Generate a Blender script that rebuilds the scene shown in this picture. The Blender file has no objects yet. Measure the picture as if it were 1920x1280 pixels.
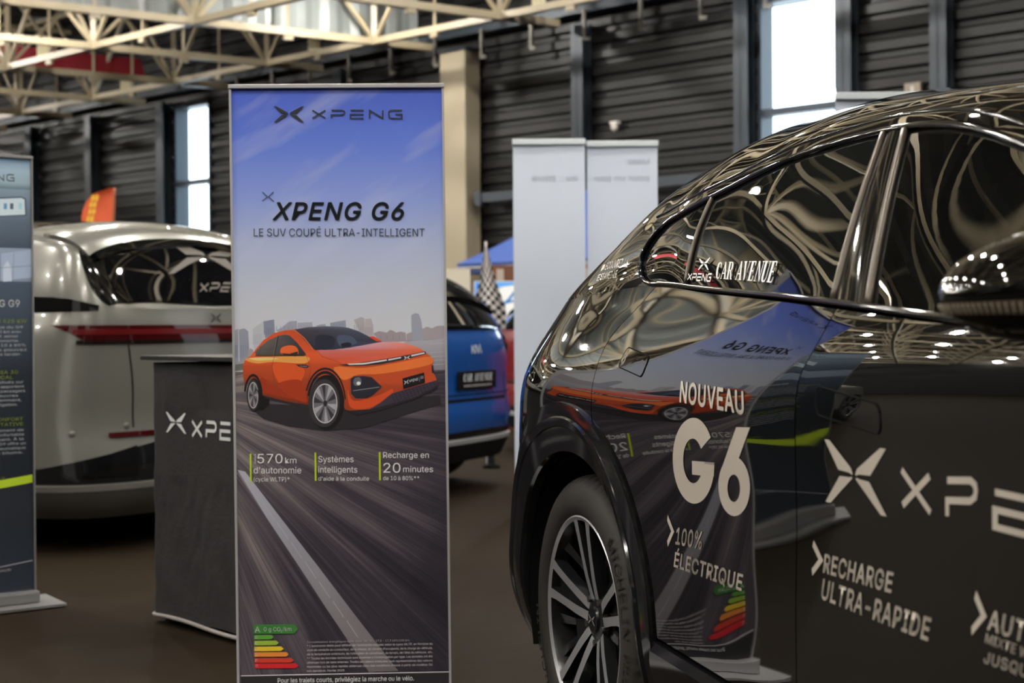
import bpy, bmesh, math, random, os
from mathutils import Vector, Matrix, Quaternion
random.seed(7)
scene = bpy.context.scene
COL = scene.collection

# ------------------------------------------------------------------ camera
F = 2666.7                      # focal length in pixels of a 1920 px wide frame (50 mm lens)
EYE = Vector((0.0, 0.0, 1.10))
PITCH = math.atan(25.0 / F)     # the camera looks very slightly down
ROLL = math.radians(0.4)
c_, s_ = math.cos(PITCH), math.sin(PITCH)
FWD = Vector((0, c_, -s_))
UP0 = Vector((0, s_, c_))
RT0 = Vector((1, 0, 0))
RT = RT0 * math.cos(ROLL) - UP0 * math.sin(ROLL)
UP = UP0 * math.cos(ROLL) + RT0 * math.sin(ROLL)
cam_data = bpy.data.cameras.new('camera')
cam = bpy.data.objects.new('camera', cam_data)
COL.objects.link(cam)
cam_data.sensor_width = 36.0
cam_data.lens = 50.0
cam_data.clip_end = 200.0
cam_data.clip_start = 0.05
cam.matrix_world = Matrix(((RT.x, UP.x, -FWD.x, EYE.x), (RT.y, UP.y, -FWD.y, EYE.y), (RT.z, UP.z, -FWD.z, EYE.z), (0, 0, 0, 1)))
cam_data.dof.use_dof = True
cam_data.dof.focus_distance = 3.25
cam_data.dof.aperture_fstop = 4.4
scene.camera = cam

def ray(u, v):
    """direction of the sight line through a point of the photograph"""
    return RT * ((u - 960) / F) + UP * ((640 - v) / F) + FWD

def on_plane(u, v, P0, n):
    d = ray(u, v)
    return EYE + d * ((P0 - EYE).dot(n) / d.dot(n))

def at_z(u, v, z):
    d = ray(u, v)
    return EYE + d * ((z - EYE.z) / d.z)

def at_y(u, v, y):
    d = ray(u, v)
    return EYE + d * ((y - EYE.y) / d.y)

# ------------------------------------------------------------------ world and exposure
world = bpy.data.worlds.new('daylight')
scene.world = world
world.use_nodes = True
wn = world.node_tree.nodes
wn['Background'].inputs['Color'].default_value = (0.80, 0.92, 1.0, 1)
wn['Background'].inputs['Strength'].default_value = 5.0
scene.view_settings.view_transform = 'Standard'
scene.view_settings.look = 'None'
scene.view_settings.exposure = 0.0
scene.view_settings.gamma = 1.0
scene.view_settings.use_curve_mapping = False
scene.cycles.max_bounces = 8
scene.cycles.transparent_max_bounces = 12
scene.cycles.caustics_reflective = False
scene.cycles.caustics_refractive = False
scene.cycles.sample_clamp_indirect = 6.0
LAMP_STRENGTH = 880.0

# ------------------------------------------------------------------ materials
def srgb(r, g, b):
    f = lambda x: (x / 255 / 12.92) if x / 255 <= 0.04045 else ((x / 255 + 0.055) / 1.055) ** 2.4
    return (f(r), f(g), f(b), 1.0)

MATS = {}
def mat(name, color=(0.5, 0.5, 0.5, 1), rough=0.5, metal=0.0, coat=0.0, spec=0.5, emit=None, estr=0.0,
        noise=0.0, nscale=8.0, bump=0.0, bscale=60.0, color2=None, trans=0.0):
    if name in MATS:
        return MATS[name]
    m = bpy.data.materials.new(name)
    m.use_nodes = True
    nt = m.node_tree
    b = nt.nodes['Principled BSDF']
    if len(color) == 3:
        color = (*color, 1)
    b.inputs['Base Color'].default_value = color
    b.inputs['Roughness'].default_value = rough
    b.inputs['Metallic'].default_value = metal
    b.inputs['Coat Weight'].default_value = coat
    b.inputs['Coat Roughness'].default_value = 0.02
    b.inputs['Specular IOR Level'].default_value = spec
    if trans:
        b.inputs['Transmission Weight'].default_value = trans
    if emit:
        b.inputs['Emission Color'].default_value = emit
        b.inputs['Emission Strength'].default_value = estr
    if noise or bump:
        tc = nt.nodes.new('ShaderNodeTexCoord')
    if noise:
        n = nt.nodes.new('ShaderNodeTexNoise')
        n.inputs['Scale'].default_value = nscale
        n.inputs['Detail'].default_value = 5
        nt.links.new(tc.outputs['Object'], n.inputs['Vector'])
        mx = nt.nodes.new('ShaderNodeMix')
        mx.data_type = 'RGBA'
        c2 = color2 or tuple(min(1, c * (1 + noise)) for c in color[:3]) + (1,)
        c1 = color if color2 else tuple(c * (1 - noise) for c in color[:3]) + (1,)
        mx.inputs['A'].default_value = c1
        mx.inputs['B'].default_value = c2
        nt.links.new(n.outputs['Fac'], mx.inputs['Factor'])
        nt.links.new(mx.outputs['Result'], b.inputs['Base Color'])
    if bump:
        n2 = nt.nodes.new('ShaderNodeTexNoise')
        n2.inputs['Scale'].default_value = bscale
        n2.inputs['Detail'].default_value = 3
        nt.links.new(tc.outputs['Object'], n2.inputs['Vector'])
        bp = nt.nodes.new('ShaderNodeBump')
        bp.inputs['Strength'].default_value = bump
        bp.inputs['Distance'].default_value = 0.01
        nt.links.new(n2.outputs['Fac'], bp.inputs['Height'])
        nt.links.new(bp.outputs['Normal'], b.inputs['Normal'])
    MATS[name] = m
    return m

def print_material(name, rough=0.35):
    """printed vinyl: ink colour comes from the mesh's colour attribute"""
    if name in MATS:
        return MATS[name]
    m = bpy.data.materials.new(name)
    m.use_nodes = True
    nt = m.node_tree
    b = nt.nodes['Principled BSDF']
    a = nt.nodes.new('ShaderNodeVertexColor')
    a.layer_name = 'Ink'
    nt.links.new(a.outputs['Color'], b.inputs['Base Color'])
    b.inputs['Roughness'].default_value = rough
    MATS[name] = m
    return m

def glass_material(name, tint, opacity, rough=0.0):
    """tinted pane: fresnel gloss over a clear tinted layer"""
    if name in MATS:
        return MATS[name]
    m = bpy.data.materials.new(name)
    m.use_nodes = True
    nt = m.node_tree
    nt.nodes.clear()
    out = nt.nodes.new('ShaderNodeOutputMaterial')
    tr = nt.nodes.new('ShaderNodeBsdfTransparent')
    tr.inputs['Color'].default_value = (*tint, 1)
    df = nt.nodes.new('ShaderNodeBsdfDiffuse')
    df.inputs['Color'].default_value = (0.004, 0.005, 0.005, 1)
    mx0 = nt.nodes.new('ShaderNodeMixShader')
    mx0.inputs[0].default_value = opacity
    nt.links.new(tr.outputs[0], mx0.inputs[1])
    nt.links.new(df.outputs[0], mx0.inputs[2])
    gl = nt.nodes.new('ShaderNodeBsdfGlossy')
    gl.inputs['Roughness'].default_value = rough
    gl.inputs['Color'].default_value = (1, 1, 1, 1)
    fr = nt.nodes.new('ShaderNodeFresnel')
    gm = nt.nodes.new('ShaderNodeNewGeometry')
    io = nt.nodes.new('ShaderNodeMath'); io.operation = 'MULTIPLY_ADD'     # same gloss from both faces of the sheet
    io.inputs[1].default_value = 1 / 1.55 - 1.55
    io.inputs[2].default_value = 1.55
    nt.links.new(gm.outputs['Backfacing'], io.inputs[0])
    nt.links.new(io.outputs[0], fr.inputs['IOR'])
    mx = nt.nodes.new('ShaderNodeMixShader')
    nt.links.new(fr.outputs[0], mx.inputs[0])
    nt.links.new(mx0.outputs[0], mx.inputs[1])
    nt.links.new(gl.outputs[0], mx.inputs[2])
    nt.links.new(mx.outputs[0], out.inputs['Surface'])
    MATS[name] = m
    return m

# ------------------------------------------------------------------ objects
def empty(name, loc=(0, 0, 0), rz=0.0, label=None, cat=None, group=None, matrix=None):
    o = bpy.data.objects.new(name, None)
    COL.objects.link(o)
    if matrix is not None:
        o.matrix_world = matrix
    else:
        o.location = loc
        o.rotation_euler = (0, 0, rz)
    o.empty_display_size = 0.1
    tag(o, label, cat, group)
    return o

def tag(o, label=None, cat=None, group=None, kind=None):
    if label: o['label'] = label
    if cat: o['category'] = cat
    if group: o['group'] = group
    if kind: o['kind'] = kind
    return o

def obj(name, verts, faces, material, parent=None, smooth=False, ink=None, label=None):
    me = bpy.data.meshes.new(name)
    me.from_pydata([tuple(v) for v in verts], [], faces)
    if ink is not None:
        at = me.color_attributes.new('Ink', 'FLOAT_COLOR', 'POINT')
        for i, c in enumerate(ink):
            at.data[i].color = c
    me.validate()
    me.update()
    mats = material if isinstance(material, (list, tuple)) else [material]
    for m in mats:
        me.materials.append(m)
    if smooth:
        for p in me.polygons:
            p.use_smooth = True
    o = bpy.data.objects.new(name, me)
    COL.objects.link(o)
    if parent is not None:
        o.parent = parent
    if label:
        o['label'] = label
    return o

class MB:
    """collects boxes, bars, tubes, lathes into one mesh"""
    def __init__(self):
        self.v, self.f, self.m = [], [], []
    def add(self, vs, fs, mi=0):
        k = len(self.v)
        self.v += [Vector(x) for x in vs]
        self.f += [tuple(i + k for i in f) for f in fs]
        self.m += [mi] * len(fs)
        return self
    def box(self, x0, x1, y0, y1, z0, z1, mi=0, M=None, bev=0.0):
        bm = bmesh.new()
        bmesh.ops.create_cube(bm, size=1)
        for v in bm.verts:
            v.co = Vector(((x0 + x1) / 2 + v.co.x * (x1 - x0), (y0 + y1) / 2 + v.co.y * (y1 - y0), (z0 + z1) / 2 + v.co.z * (z1 - z0)))
        if bev:
            bmesh.ops.bevel(bm, geom=bm.edges[:], offset=bev, segments=2, profile=0.7, affect='EDGES')
        bm.verts.index_update()
        vs = [(M @ v.co) if M else v.co.copy() for v in bm.verts]
        self.add(vs, [[v.index for v in f.verts] for f in bm.faces], mi)
        bm.free()
        return self
    def tube(self, pts, r, n=10, mi=0, caps=True, radii=None, flat=None):
        pts = [Vector(p) for p in pts]
        rings = []
        prev = None
        for i, p in enumerate(pts):
            t = (pts[min(i + 1, len(pts) - 1)] - pts[max(i - 1, 0)]).normalized()
            if prev is None:
                a = Vector((0, 0, 1)) if abs(t.z) < 0.9 else Vector((1, 0, 0))
                u = t.cross(a).normalized()
            else:
                u = (prev - t * prev.dot(t)).normalized()
            prev = u
            w = t.cross(u)
            rr = radii[i] if radii else r
            fl = flat or 1.0
            rings.append([p + u * (rr * math.cos(2 * math.pi * k / n)) + w * (rr * fl * math.sin(2 * math.pi * k / n)) for k in range(n)])
        vs = [x for rg in rings for x in rg]
        fs = [(i * n + k, i * n + (k + 1) % n, (i + 1) * n + (k + 1) % n, (i + 1) * n + k) for i in range(len(pts) - 1) for k in range(n)]
        if caps:
            fs += [tuple(range(n))[::-1], tuple((len(pts) - 1) * n + k for k in range(n))]
        return self.add(vs, fs, mi)
    def lathe(self, prof, M=None, n=48, mi=0, a0=0.0, a1=2 * math.pi):
        """prof: (radius, height) pairs turned about local z"""
        full = abs(a1 - a0 - 2 * math.pi) < 1e-6
        cols = n if full else n + 1
        vs, fs = [], []
        for k in range(cols):
            a = a0 + (a1 - a0) * k / n
            for r, h in prof:
                p = Vector((r * math.cos(a), r * math.sin(a), h))
                vs.append(M @ p if M else p)
        q = len(prof)
        for k in range(n):
            k2 = (k + 1) % cols
            for j in range(q - 1):
                fs.append((k * q + j, k2 * q + j, k2 * q + j + 1, k * q + j + 1))
        return self.add(vs, fs, mi)
    def prism(self, poly, h0, h1, M=None, mi=0):
        """polygon (x, y) extruded along local z"""
        n = len(poly)
        vs = [Vector((x, y, h0)) for x, y in poly] + [Vector((x, y, h1)) for x, y in poly]
        if M:
            vs = [M @ v for v in vs]
        fs = [tuple(range(n))[::-1], tuple(range(n, 2 * n))] + [(i, (i + 1) % n, n + (i + 1) % n, n + i) for i in range(n)]
        return self.add(vs, fs, mi)
    def build(self, name, material, parent=None, smooth=False, sharp=None, label=None, kind=None):
        o = obj(name, self.v, self.f, material, parent, smooth, label=label)
        if len(o.data.polygons) == len(self.m):
            for p, mi in zip(o.data.polygons, self.m):
                p.material_index = mi
        if sharp is not None:
            me = o.data
            bm = bmesh.new()
            bm.from_mesh(me)
            bmesh.ops.recalc_face_normals(bm, faces=bm.faces[:])
            for e in bm.edges:
                if len(e.link_faces) == 2 and e.calc_face_angle(0) > sharp:
                    e.smooth = False
            for f in bm.faces:
                f.smooth = True
            bm.to_mesh(me)
            bm.free()
        if kind:
            o['kind'] = kind
        return o

def spline(pts):
    """natural cubic spline through (x, y) points"""
    x = [p[0] for p in pts]
    y = [p[1] for p in pts]
    n = len(x)
    h = [x[i + 1] - x[i] for i in range(n - 1)]
    al = [0] + [3 * ((y[i + 1] - y[i]) / h[i] - (y[i] - y[i - 1]) / h[i - 1]) for i in range(1, n - 1)] + [0]
    l, mu, z = [1.0] * n, [0.0] * n, [0.0] * n
    for i in range(1, n - 1):
        l[i] = 2 * (x[i + 1] - x[i - 1]) - h[i - 1] * mu[i - 1]
        mu[i] = h[i] / l[i]
        z[i] = (al[i] - h[i - 1] * z[i - 1]) / l[i]
    c = [0.0] * n
    b = [0.0] * n
    d = [0.0] * n
    for j in range(n - 2, -1, -1):
        c[j] = z[j] - mu[j] * c[j + 1]
        b[j] = (y[j + 1] - y[j]) / h[j] - h[j] * (c[j + 1] + 2 * c[j]) / 3
        d[j] = (c[j + 1] - c[j]) / (3 * h[j])
    def fn(t):
        if t <= x[0]:
            return y[0] + b[0] * (t - x[0])
        if t >= x[-1]:
            s = y[-1] - y[-2]
            return y[-1] + s / h[-1] * (t - x[-1])
        for j in range(n - 1):
            if t <= x[j + 1]:
                q = t - x[j]
                return y[j] + b[j] * q + c[j] * q * q + d[j] * q ** 3
    return fn

def linear(pts):
    def fn(t):
        if t <= pts[0][0]: return pts[0][1]
        for (a, b), (c, d) in zip(pts, pts[1:]):
            if t <= c:
                return b + (d - b) * (t - a) / (c - a)
        return pts[-1][1]
    return fn

def lerp(a, b, t):
    return a + (b - a) * t

# ------------------------------------------------------------------ lettering
FONT = None
try:
    FONT = bpy.data.fonts.load(os.path.join(bpy.utils.resource_path('LOCAL'), 'datafiles', 'fonts', 'Inter.woff2'))
except Exception:
    FONT = None
_tc = {}
CAPH = None
def text2d(body, bold=0.0, shear=0.0, res=3):
    """(points, faces) of a line of text, cap height 1, left edge at x = 0, baseline y = 0"""
    key = (body, bold, shear, res)
    if key in _tc:
        return _tc[key]
    cu = bpy.data.curves.new('lettering', 'FONT')
    cu.body = body
    if FONT: cu.font = FONT
    cu.space_character = 1.0 + bold * 2.2
    cu.shear = shear
    cu.resolution_u = res
    ob = bpy.data.objects.new('lettering', cu)
    COL.objects.link(ob)
    bpy.context.view_layer.update()
    me = ob.evaluated_get(bpy.context.evaluated_depsgraph_get()).to_mesh()
    vs = [(v.co.x, v.co.y) for v in me.vertices]
    fs = [tuple(p.vertices) for p in me.polygons]
    bpy.data.objects.remove(ob)
    bpy.data.curves.remove(cu)
    global CAPH
    if CAPH is None and body != 'H':
        CAPH = 0.7
        hv = text2d('H')[0]
        CAPH = 0.7 * max(v[1] for v in hv)
        _tc.clear()
    cap = CAPH if CAPH else 1.0
    x0 = min(v[0] for v in vs)
    vs = [((x - x0) / cap, y / cap) for x, y in vs]
    if bold:                                  # heavier strokes: the outline repeated round a small circle
        v0, f0 = vs, fs
        vs, fs = join2d(*([(v0, f0)] + [([(x + bold * math.cos(k * math.pi / 4), y * (1 - 2 * bold) + bold + bold * math.sin(k * math.pi / 4)) for x, y in v0], f0) for k in range(8)]))
    _tc[key] = (vs, fs)
    return vs, fs

def fit(t, x, y, w, h):
    """scale a text2d result to start at (x, y), width w, cap height h"""
    vs, fs = t
    W = max(v[0] for v in vs)
    k = (w / W) if w else h
    return [(x + a * k, y + b * h) for a, b in vs], fs

def strokes(paths, w, closed=False):
    """mitred 2-D polylines of width w -> (points, faces)"""
    V, Fc = [], []
    for p in paths:
        p = [Vector((a, b)) for a, b in p]
        n = len(p)
        k = len(V)
        for i in range(n):
            d0 = (p[i] - p[i - 1]).normalized() if i > 0 else None
            d1 = (p[i + 1] - p[i]).normalized() if i < n - 1 else None
            d0 = d0 or d1
            d1 = d1 or d0
            t = (d0 + d1)
            t = t.normalized() if t.length > 1e-6 else d0
            nn = Vector((-t.y, t.x))
            c = max(0.45, nn.dot(Vector((-d0.y, d0.x))))
            V.append(tuple(p[i] + nn * (w / 2 / c)))
            V.append(tuple(p[i] - nn * (w / 2 / c)))
        for i in range(n - 1):
            Fc.append((k + 2 * i, k + 2 * i + 1, k + 2 * i + 3, k + 2 * i + 2))
    return V, Fc

def join2d(*parts):
    V, Fc = [], []
    for vs, fs in parts:
        k = len(V)
        V += list(vs)
        Fc += [tuple(i + k for i in f) for f in fs]
    return V, Fc

def move2d(t, sx, sy, x, y, shear=0.0):
    return [(x + a * sx + b * shear, y + b * sy) for a, b in t[0]], t[1]

WORD = {'X': [[(0, 0), (1.5, 1)], [(0, 1), (1.5, 0)]],
        'P': [[(0, 1), (1.22, 1), (1.45, 0.88), (1.5, 0.72), (1.45, 0.55), (1.22, 0.44), (0, 0.44), (0, 0)]],
        'E': [[(0, 1), (1.5, 1)], [(1.5, 0.5), (0, 0.5), (0, 0), (1.5, 0)]],
        'N': [[(0, 0), (0, 1), (1.5, 0), (1.5, 1)]],
        'G': [[(1.5, 1), (0.3, 1), (0.05, 0.85), (0, 0.5), (0.05, 0.15), (0.3, 0), (1.5, 0), (1.5, 0.5), (0.75, 0.5)]]}
def wordmark(letters='XPENG', pitch=2.2, w=0.14):
    out = [move2d(strokes(WORD[c], w), 1, 1, i * pitch, 0) for i, c in enumerate(letters)]
    return join2d(*out)

def emblem():
    """four-winged X badge, about x -1..1, y -0.53..0.53"""
    ul = [(-1, .53), (-.83, .53), (-.10, .13), (-.05, .05), (-.05, .015), (-.16, .045), (-.52, .06)]
    ll = [(-1, -.53), (-.82, -.53), (-.42, -.27), (-.06, -.045), (-.06, -.015), (-.18, -.03), (-.48, -.04)]
    V, Fc = [], []
    for q in (ul, ll, [(-x, y) for x, y in ul][::-1], [(-x, y) for x, y in ll][::-1]):
        Fc.append(tuple(range(len(V), len(V) + len(q))))
        V += q
    return V, Fc

def chop(t, step):
    """cut a flat figure on a grid so that it can follow a curved panel"""
    vs, fs = t
    bm = bmesh.new()
    bv = [bm.verts.new((x, y, 0)) for x, y in vs]
    for f in fs:
        try:
            bm.faces.new([bv[i] for i in f])
        except ValueError:
            pass
    bmesh.ops.triangulate(bm, faces=bm.faces[:])
    for ax in (0, 1):
        lo = min(v.co[ax] for v in bm.verts)
        hi = max(v.co[ax] for v in bm.verts)
        k = math.floor(lo / step) + 1
        while k * step < hi:
            co = Vector((0, 0, 0)); co[ax] = k * step
            no = Vector((0, 0, 0)); no[ax] = 1
            bmesh.ops.bisect_plane(bm, geom=bm.verts[:] + bm.edges[:] + bm.faces[:], plane_co=co, plane_no=no, dist=1e-6)
            k += 1
    bm.verts.index_update()
    r = [(v.co.x, v.co.y) for v in bm.verts], [tuple(v.index for v in f.verts) for f in bm.faces]
    bm.free()
    return r

class Art:
    """a flat printed picture: coloured figures stacked in hair-thin layers"""
    def __init__(self, to_local=None):
        self.v, self.f, self.c = [], [], []
        self.z = 0.0
        self.tl = to_local or (lambda x, y: (x, y))
    def fig(self, t, color, px=True, step=0.000012):
        self.z += step
        k = len(self.v)
        for i, (x, y) in enumerate(t[0]):
            X, Z = self.tl(x, y) if px else (x, y)
            self.v.append((X, -self.z, Z))
            self.c.append(color[i] if isinstance(color, list) else color)
        self.f += [tuple(i + k for i in f) for f in t[1]]
    def poly(self, pts, color, px=True, smooth=0, step=0.000012):
        """pts: outline; color: one colour or one per point"""
        if smooth:
            pts, color = catmull(pts, smooth, color)
        from mathutils.geometry import tessellate_polygon
        tri = tessellate_polygon([[Vector((x, y, 0)) for x, y in pts]])
        self.fig((pts, [tuple(t) for t in tri]), color, px, step)
    def line(self, pts, w, color, px=True, smooth=0):
        if smooth:
            pts, _ = catmull(pts, smooth, color, closed=False)
        self.fig(strokes([pts], w), color, px)
    def build(self, name, material, parent):
        return obj(name, self.v, self.f, material, parent, ink=self.c)

def catmull(pts, n, color=None, closed=True):
    P, Cc = [], []
    m = len(pts)
    rng = range(m) if closed else range(m - 1)
    for i in rng:
        g = lambda k: pts[k % m] if closed else pts[min(max(k, 0), m - 1)]
        p0, p1, p2, p3 = g(i - 1), g(i), g(i + 1), g(i + 2)
        for j in range(n):
            t = j / n
            P.append(tuple(0.5 * (2 * p1[k] + (p2[k] - p0[k]) * t + (2 * p0[k] - 5 * p1[k] + 4 * p2[k] - p3[k]) * t * t + (3 * p1[k] - p0[k] - 3 * p2[k] + p3[k]) * t ** 3) for k in (0, 1)))
            if isinstance(color, list):
                a, b = color[i], color[(i + 1) % m]
                Cc.append(tuple(lerp(a[k], b[k], t) for k in range(4)))
    if not closed:
        P.append(tuple(pts[-1]))
    return P, (Cc if isinstance(color, list) else color)
# ------------------------------------------------------------------ the hall
WA = Vector((3.19, 18.0, 0))              # a point of the back wall
WD = Vector((-.7508, .6606, 0))           # along the back wall, away to the left
WM = Vector((-.6606, -.7508, 0))          # out of the back wall into the hall
def wall_pt(t, out=0.0, z=0.0):
    return WA + WD * t + WM * out + Vector((0, 0, z))
MW = Matrix(((WD.x, WM.x, 0, WA.x), (WD.y, WM.y, 0, WA.y), (0, 0, 1, 0), (0, 0, 0, 1)))
T0, T1, DEPTH, ROOF = -16.0, 27.0, 36.0, 7.4

# floor
fm = mat('brown_floor_covering', srgb(30, 23, 15), rough=0.75, noise=.35, nscale=.9, color2=srgb(41, 32, 21), bump=.25, bscale=9.0, spec=.08)
mb = MB()
nfl = 12
pts = [wall_pt(lerp(T0, T1, i / nfl), lerp(0, DEPTH, j / nfl)) for i in range(nfl + 1) for j in range(nfl + 1)]
mb.add(pts, grid_q(nfl, nfl) if 'grid_q' in globals() else [(i * (nfl + 1) + j, (i + 1) * (nfl + 1) + j, (i + 1) * (nfl + 1) + j + 1, i * (nfl + 1) + j + 1) for i in range(nfl) for j in range(nfl)])
tag(mb.build('floor', fm), kind='structure', label='dark brown floor covering of the exhibition hall')

# back wall: ribbed dark cladding with two tall windows
cladm = mat('dark_ribbed_cladding', srgb(20, 19, 19), rough=0.42, noise=.25, nscale=3.0, spec=.3)
plainm = mat('dark_wall_panel', srgb(20, 19, 18), rough=0.6, noise=.2, nscale=2.0)
prof = []
z = 0.0
while z < ROOF:
    prof += [(z, 0.0), (z + .06, 0.0), (z + .09, .05), (z + .195, .05), (z + .225, 0.0)]
    z += .225
WINS = [(-1.065, 0.0), (11.38, 12.38)]
ZW0, ZWM0, ZWM1, ZW1 = 2.10, 3.74, 3.83, 5.18
mb = MB()
def wall_strip(t0, t1, za, zb):
    pr = [(zz, o) for zz, o in prof if za <= zz <= zb]
    pr = [(za, 0)] + pr + [(zb, 0)]
    vs = []
    for zz, o in pr:
        vs += [wall_pt(t0, o, zz), wall_pt(t1, o, zz)]
    mb.add(vs, [(2 * i, 2 * i + 1, 2 * i + 3, 2 * i + 2) for i in range(len(pr) - 1)])
edges = [T0]
for a, b in WINS:
    edges += [a, b]
edges.append(T1)
for k in range(0, len(edges) - 1):
    if k % 2 == 0:
        wall_strip(edges[k], edges[k + 1], 0, ROOF)
    else:
        wall_strip(edges[k], edges[k + 1], 0, ZW0)
        wall_strip(edges[k], edges[k + 1], ZW1, ROOF)
tag(mb.build('wall_back', cladm), kind='structure', label='dark horizontally ribbed back wall of the hall')
framem = mat('window_frame_steel', srgb(40, 50, 60), rough=.4, metal=.3)
for k, (a, b) in enumerate(WINS):
    wroot = empty('window_%d' % (k + 1), wall_pt((a + b) / 2, 0, ZW0))
    wroot['kind'] = 'structure'
    wroot['label'] = ['tall bright window between steel posts above the black car', 'tall bright window above the grey car left of the main banner'][k]
    Ml = wroot.matrix_world
    MWl = Matrix.Translation(-Vector(wall_pt((a + b) / 2, 0, ZW0))) @ MW
    mb = MB()
    for t0, t1, z0, z1 in ((a - .03, a + .02, ZW0, ZW1), (b - .02, b + .03, ZW0, ZW1), (a, b, ZW1 - .03, ZW1 + .04), (a, b, ZW0 - .04, ZW0 + .03)):
        mb.box(t0, t1, -.22, .07, z0, z1, M=MWl)
    mb.build('window_frame', framem, wroot)
    mb = MB()
    mb.box(a, b, -.1, .06, ZWM0, ZWM1, M=MWl)
    mb.build('window_mullion', framem, wroot)
    for z0, z1 in ((ZW0, ZWM0), (ZWM1, ZW1)):
        mb = MB()
        mb.box(a + .01, b - .01, -.125, -.118, z0 - .01, z1 + .01, M=MWl)
        mb.build('window_pane', glass_material('clear_window_glass', (.97, .99, 1.0), .0), wroot)

# the other walls and the roof deck
def slab(name, p0, p1, thick_dir, z0, z1, m, label):
    mb = MB()
    q = thick_dir * .15
    a, b, c, d = p0, p1, p1 + q, p0 + q
    vs = [Vector((v.x, v.y, zz)) for zz in (z0, z1) for v in (a, b, c, d)]
    mb.add(vs, [(0, 1, 2, 3), (4, 5, 6, 7), (0, 1, 5, 4), (1, 2, 6, 5), (2, 3, 7, 6), (3, 0, 4, 7)])
    return tag(mb.build(name, m), kind='structure', label=label)
slab('wall_left', wall_pt(T1), wall_pt(T1, DEPTH), WD, 0, ROOF, plainm, 'dark end wall at the far left of the hall')
slab('wall_right', wall_pt(T0), wall_pt(T0, DEPTH), -WD, 0, ROOF, plainm, 'dark end wall to the right of the hall')
slab('wall_front', wall_pt(T0, DEPTH), wall_pt(T1, DEPTH), WM, 0, ROOF, plainm, 'dark wall behind the camera')
deckm = mat('roof_deck_metal', srgb(70, 66, 60), rough=.6, noise=.15, nscale=1.5)
mb = MB()
n = 90
vs, fs = [], []
for i in range(n + 1):
    o = .07 if i % 2 else 0
    vs += [wall_pt(lerp(T0, T1, i / n), 0, ROOF + o), wall_pt(lerp(T0, T1, i / n), DEPTH, ROOF + o)]
mb.add(vs, [(2 * i, 2 * i + 1, 2 * i + 3, 2 * i + 2) for i in range(n)])
mb.box(T0, T1, 0, DEPTH, ROOF + .1, ROOF + .2, M=MW)
tag(mb.build('ceiling', deckm), kind='structure', label='ribbed metal roof deck above the trusses')

# ---- space-frame roof truss
NA = Vector((.850, .526, 0)) * 2.70
NB = WD * 2.45
N2 = at_z(702, 78, 5.28)
ZL, ZU = 5.28, 6.9
creamp = mat('cream_truss_paint', srgb(164, 151, 124), rough=.45, noise=.12, nscale=2.0)
truss = empty('roof_truss', (0, 0, 0), label='cream painted steel space-frame truss under the hall roof', cat='truss')
def node(i, j, z=ZL):
    p = N2 + NA * i + NB * j
    return Vector((p.x, p.y, z))
I0, I1, J0, J1 = -9, 0, -12, 7
def inside(p, m=.3):
    q = MW.inverted() @ Vector((p.x, p.y, 0))
    return T0 + m < q.x < T1 - m and .1 < q.y < DEPTH - m
def clip_line(p, q):
    k = 60
    ins = [p.lerp(q, x / k) for x in range(k + 1) if inside(p.lerp(q, x / k))]
    return (ins[0], ins[-1]) if len(ins) > 1 else None
def square_bar(mb, p, q, w, h=None):
    d = (q - p)
    u = d.cross(Vector((0, 0, 1)))
    u = u.normalized() if u.length > 1e-6 else Vector((1, 0, 0))
    v = u.cross(d).normalized()
    h = h or w
    c = [(-w / 2, -h / 2), (w / 2, -h / 2), (w / 2, h / 2), (-w / 2, h / 2)]
    vs = [e + u * x + v * y for e in (p, q) for x, y in c]
    mb.add(vs, [(0, 1, 2, 3), (7, 6, 5, 4), (0, 4, 5, 1), (1, 5, 6, 2), (2, 6, 7, 3), (3, 7, 4, 0)])
for zz, nm, w in ((ZL, 'lower_chord', .10), (ZU, 'upper_chord', .075)):
    for j in range(J0, J1 + 1):
        end = node(0, j, zz) + NA.normalized() * 1.36
        r = clip_line(node(I0, j, zz), end)
        if r:
            mb = MB(); square_bar(mb, *r, w); mb.build(nm, creamp, truss)
    for i in range(I0, I1 + 1):
        r = clip_line(node(i, J0, zz), node(i, J1, zz))
        if r:
            mb = MB(); square_bar(mb, *r, w * .9); mb.build(nm, creamp, truss)
def px(P):
    d = P - EYE
    k = d.dot(FWD)
    return (960 + F * d.dot(RT) / k, 640 - F * d.dot(UP) / k) if k > .1 else (1e6, 1e6)
posts, diags = [], []
for i in range(I0, I1 + 1):
    for j in range(J0, J1 + 1):
        a = node(i, j)
        if not inside(a, 1.6):
            continue
        u, v = px(a)
        rank = max(abs(u - 960) - 960, 0) + max(-v, 0)
        posts.append((rank, a, node(i, j, ZU)))
        for e in (NA, -NA, NB, -NB):
            b = a + e * .5
            if inside(b):
                diags.append((rank, a, Vector((b.x, b.y, ZU))))
for lst, nm, w in ((posts, 'post', .075), (diags, 'diagonal', .05)):
    lst.sort(key=lambda x: x[0])
    for r, p, q in lst[:98]:
        mb = MB(); square_bar(mb, p, q, w); mb.build(nm, creamp, truss)
    mb = MB()
    for r, p, q in lst[98:]:
        square_bar(mb, p, q, w)
    mb.build(nm, creamp, truss, kind='stuff')

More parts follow.
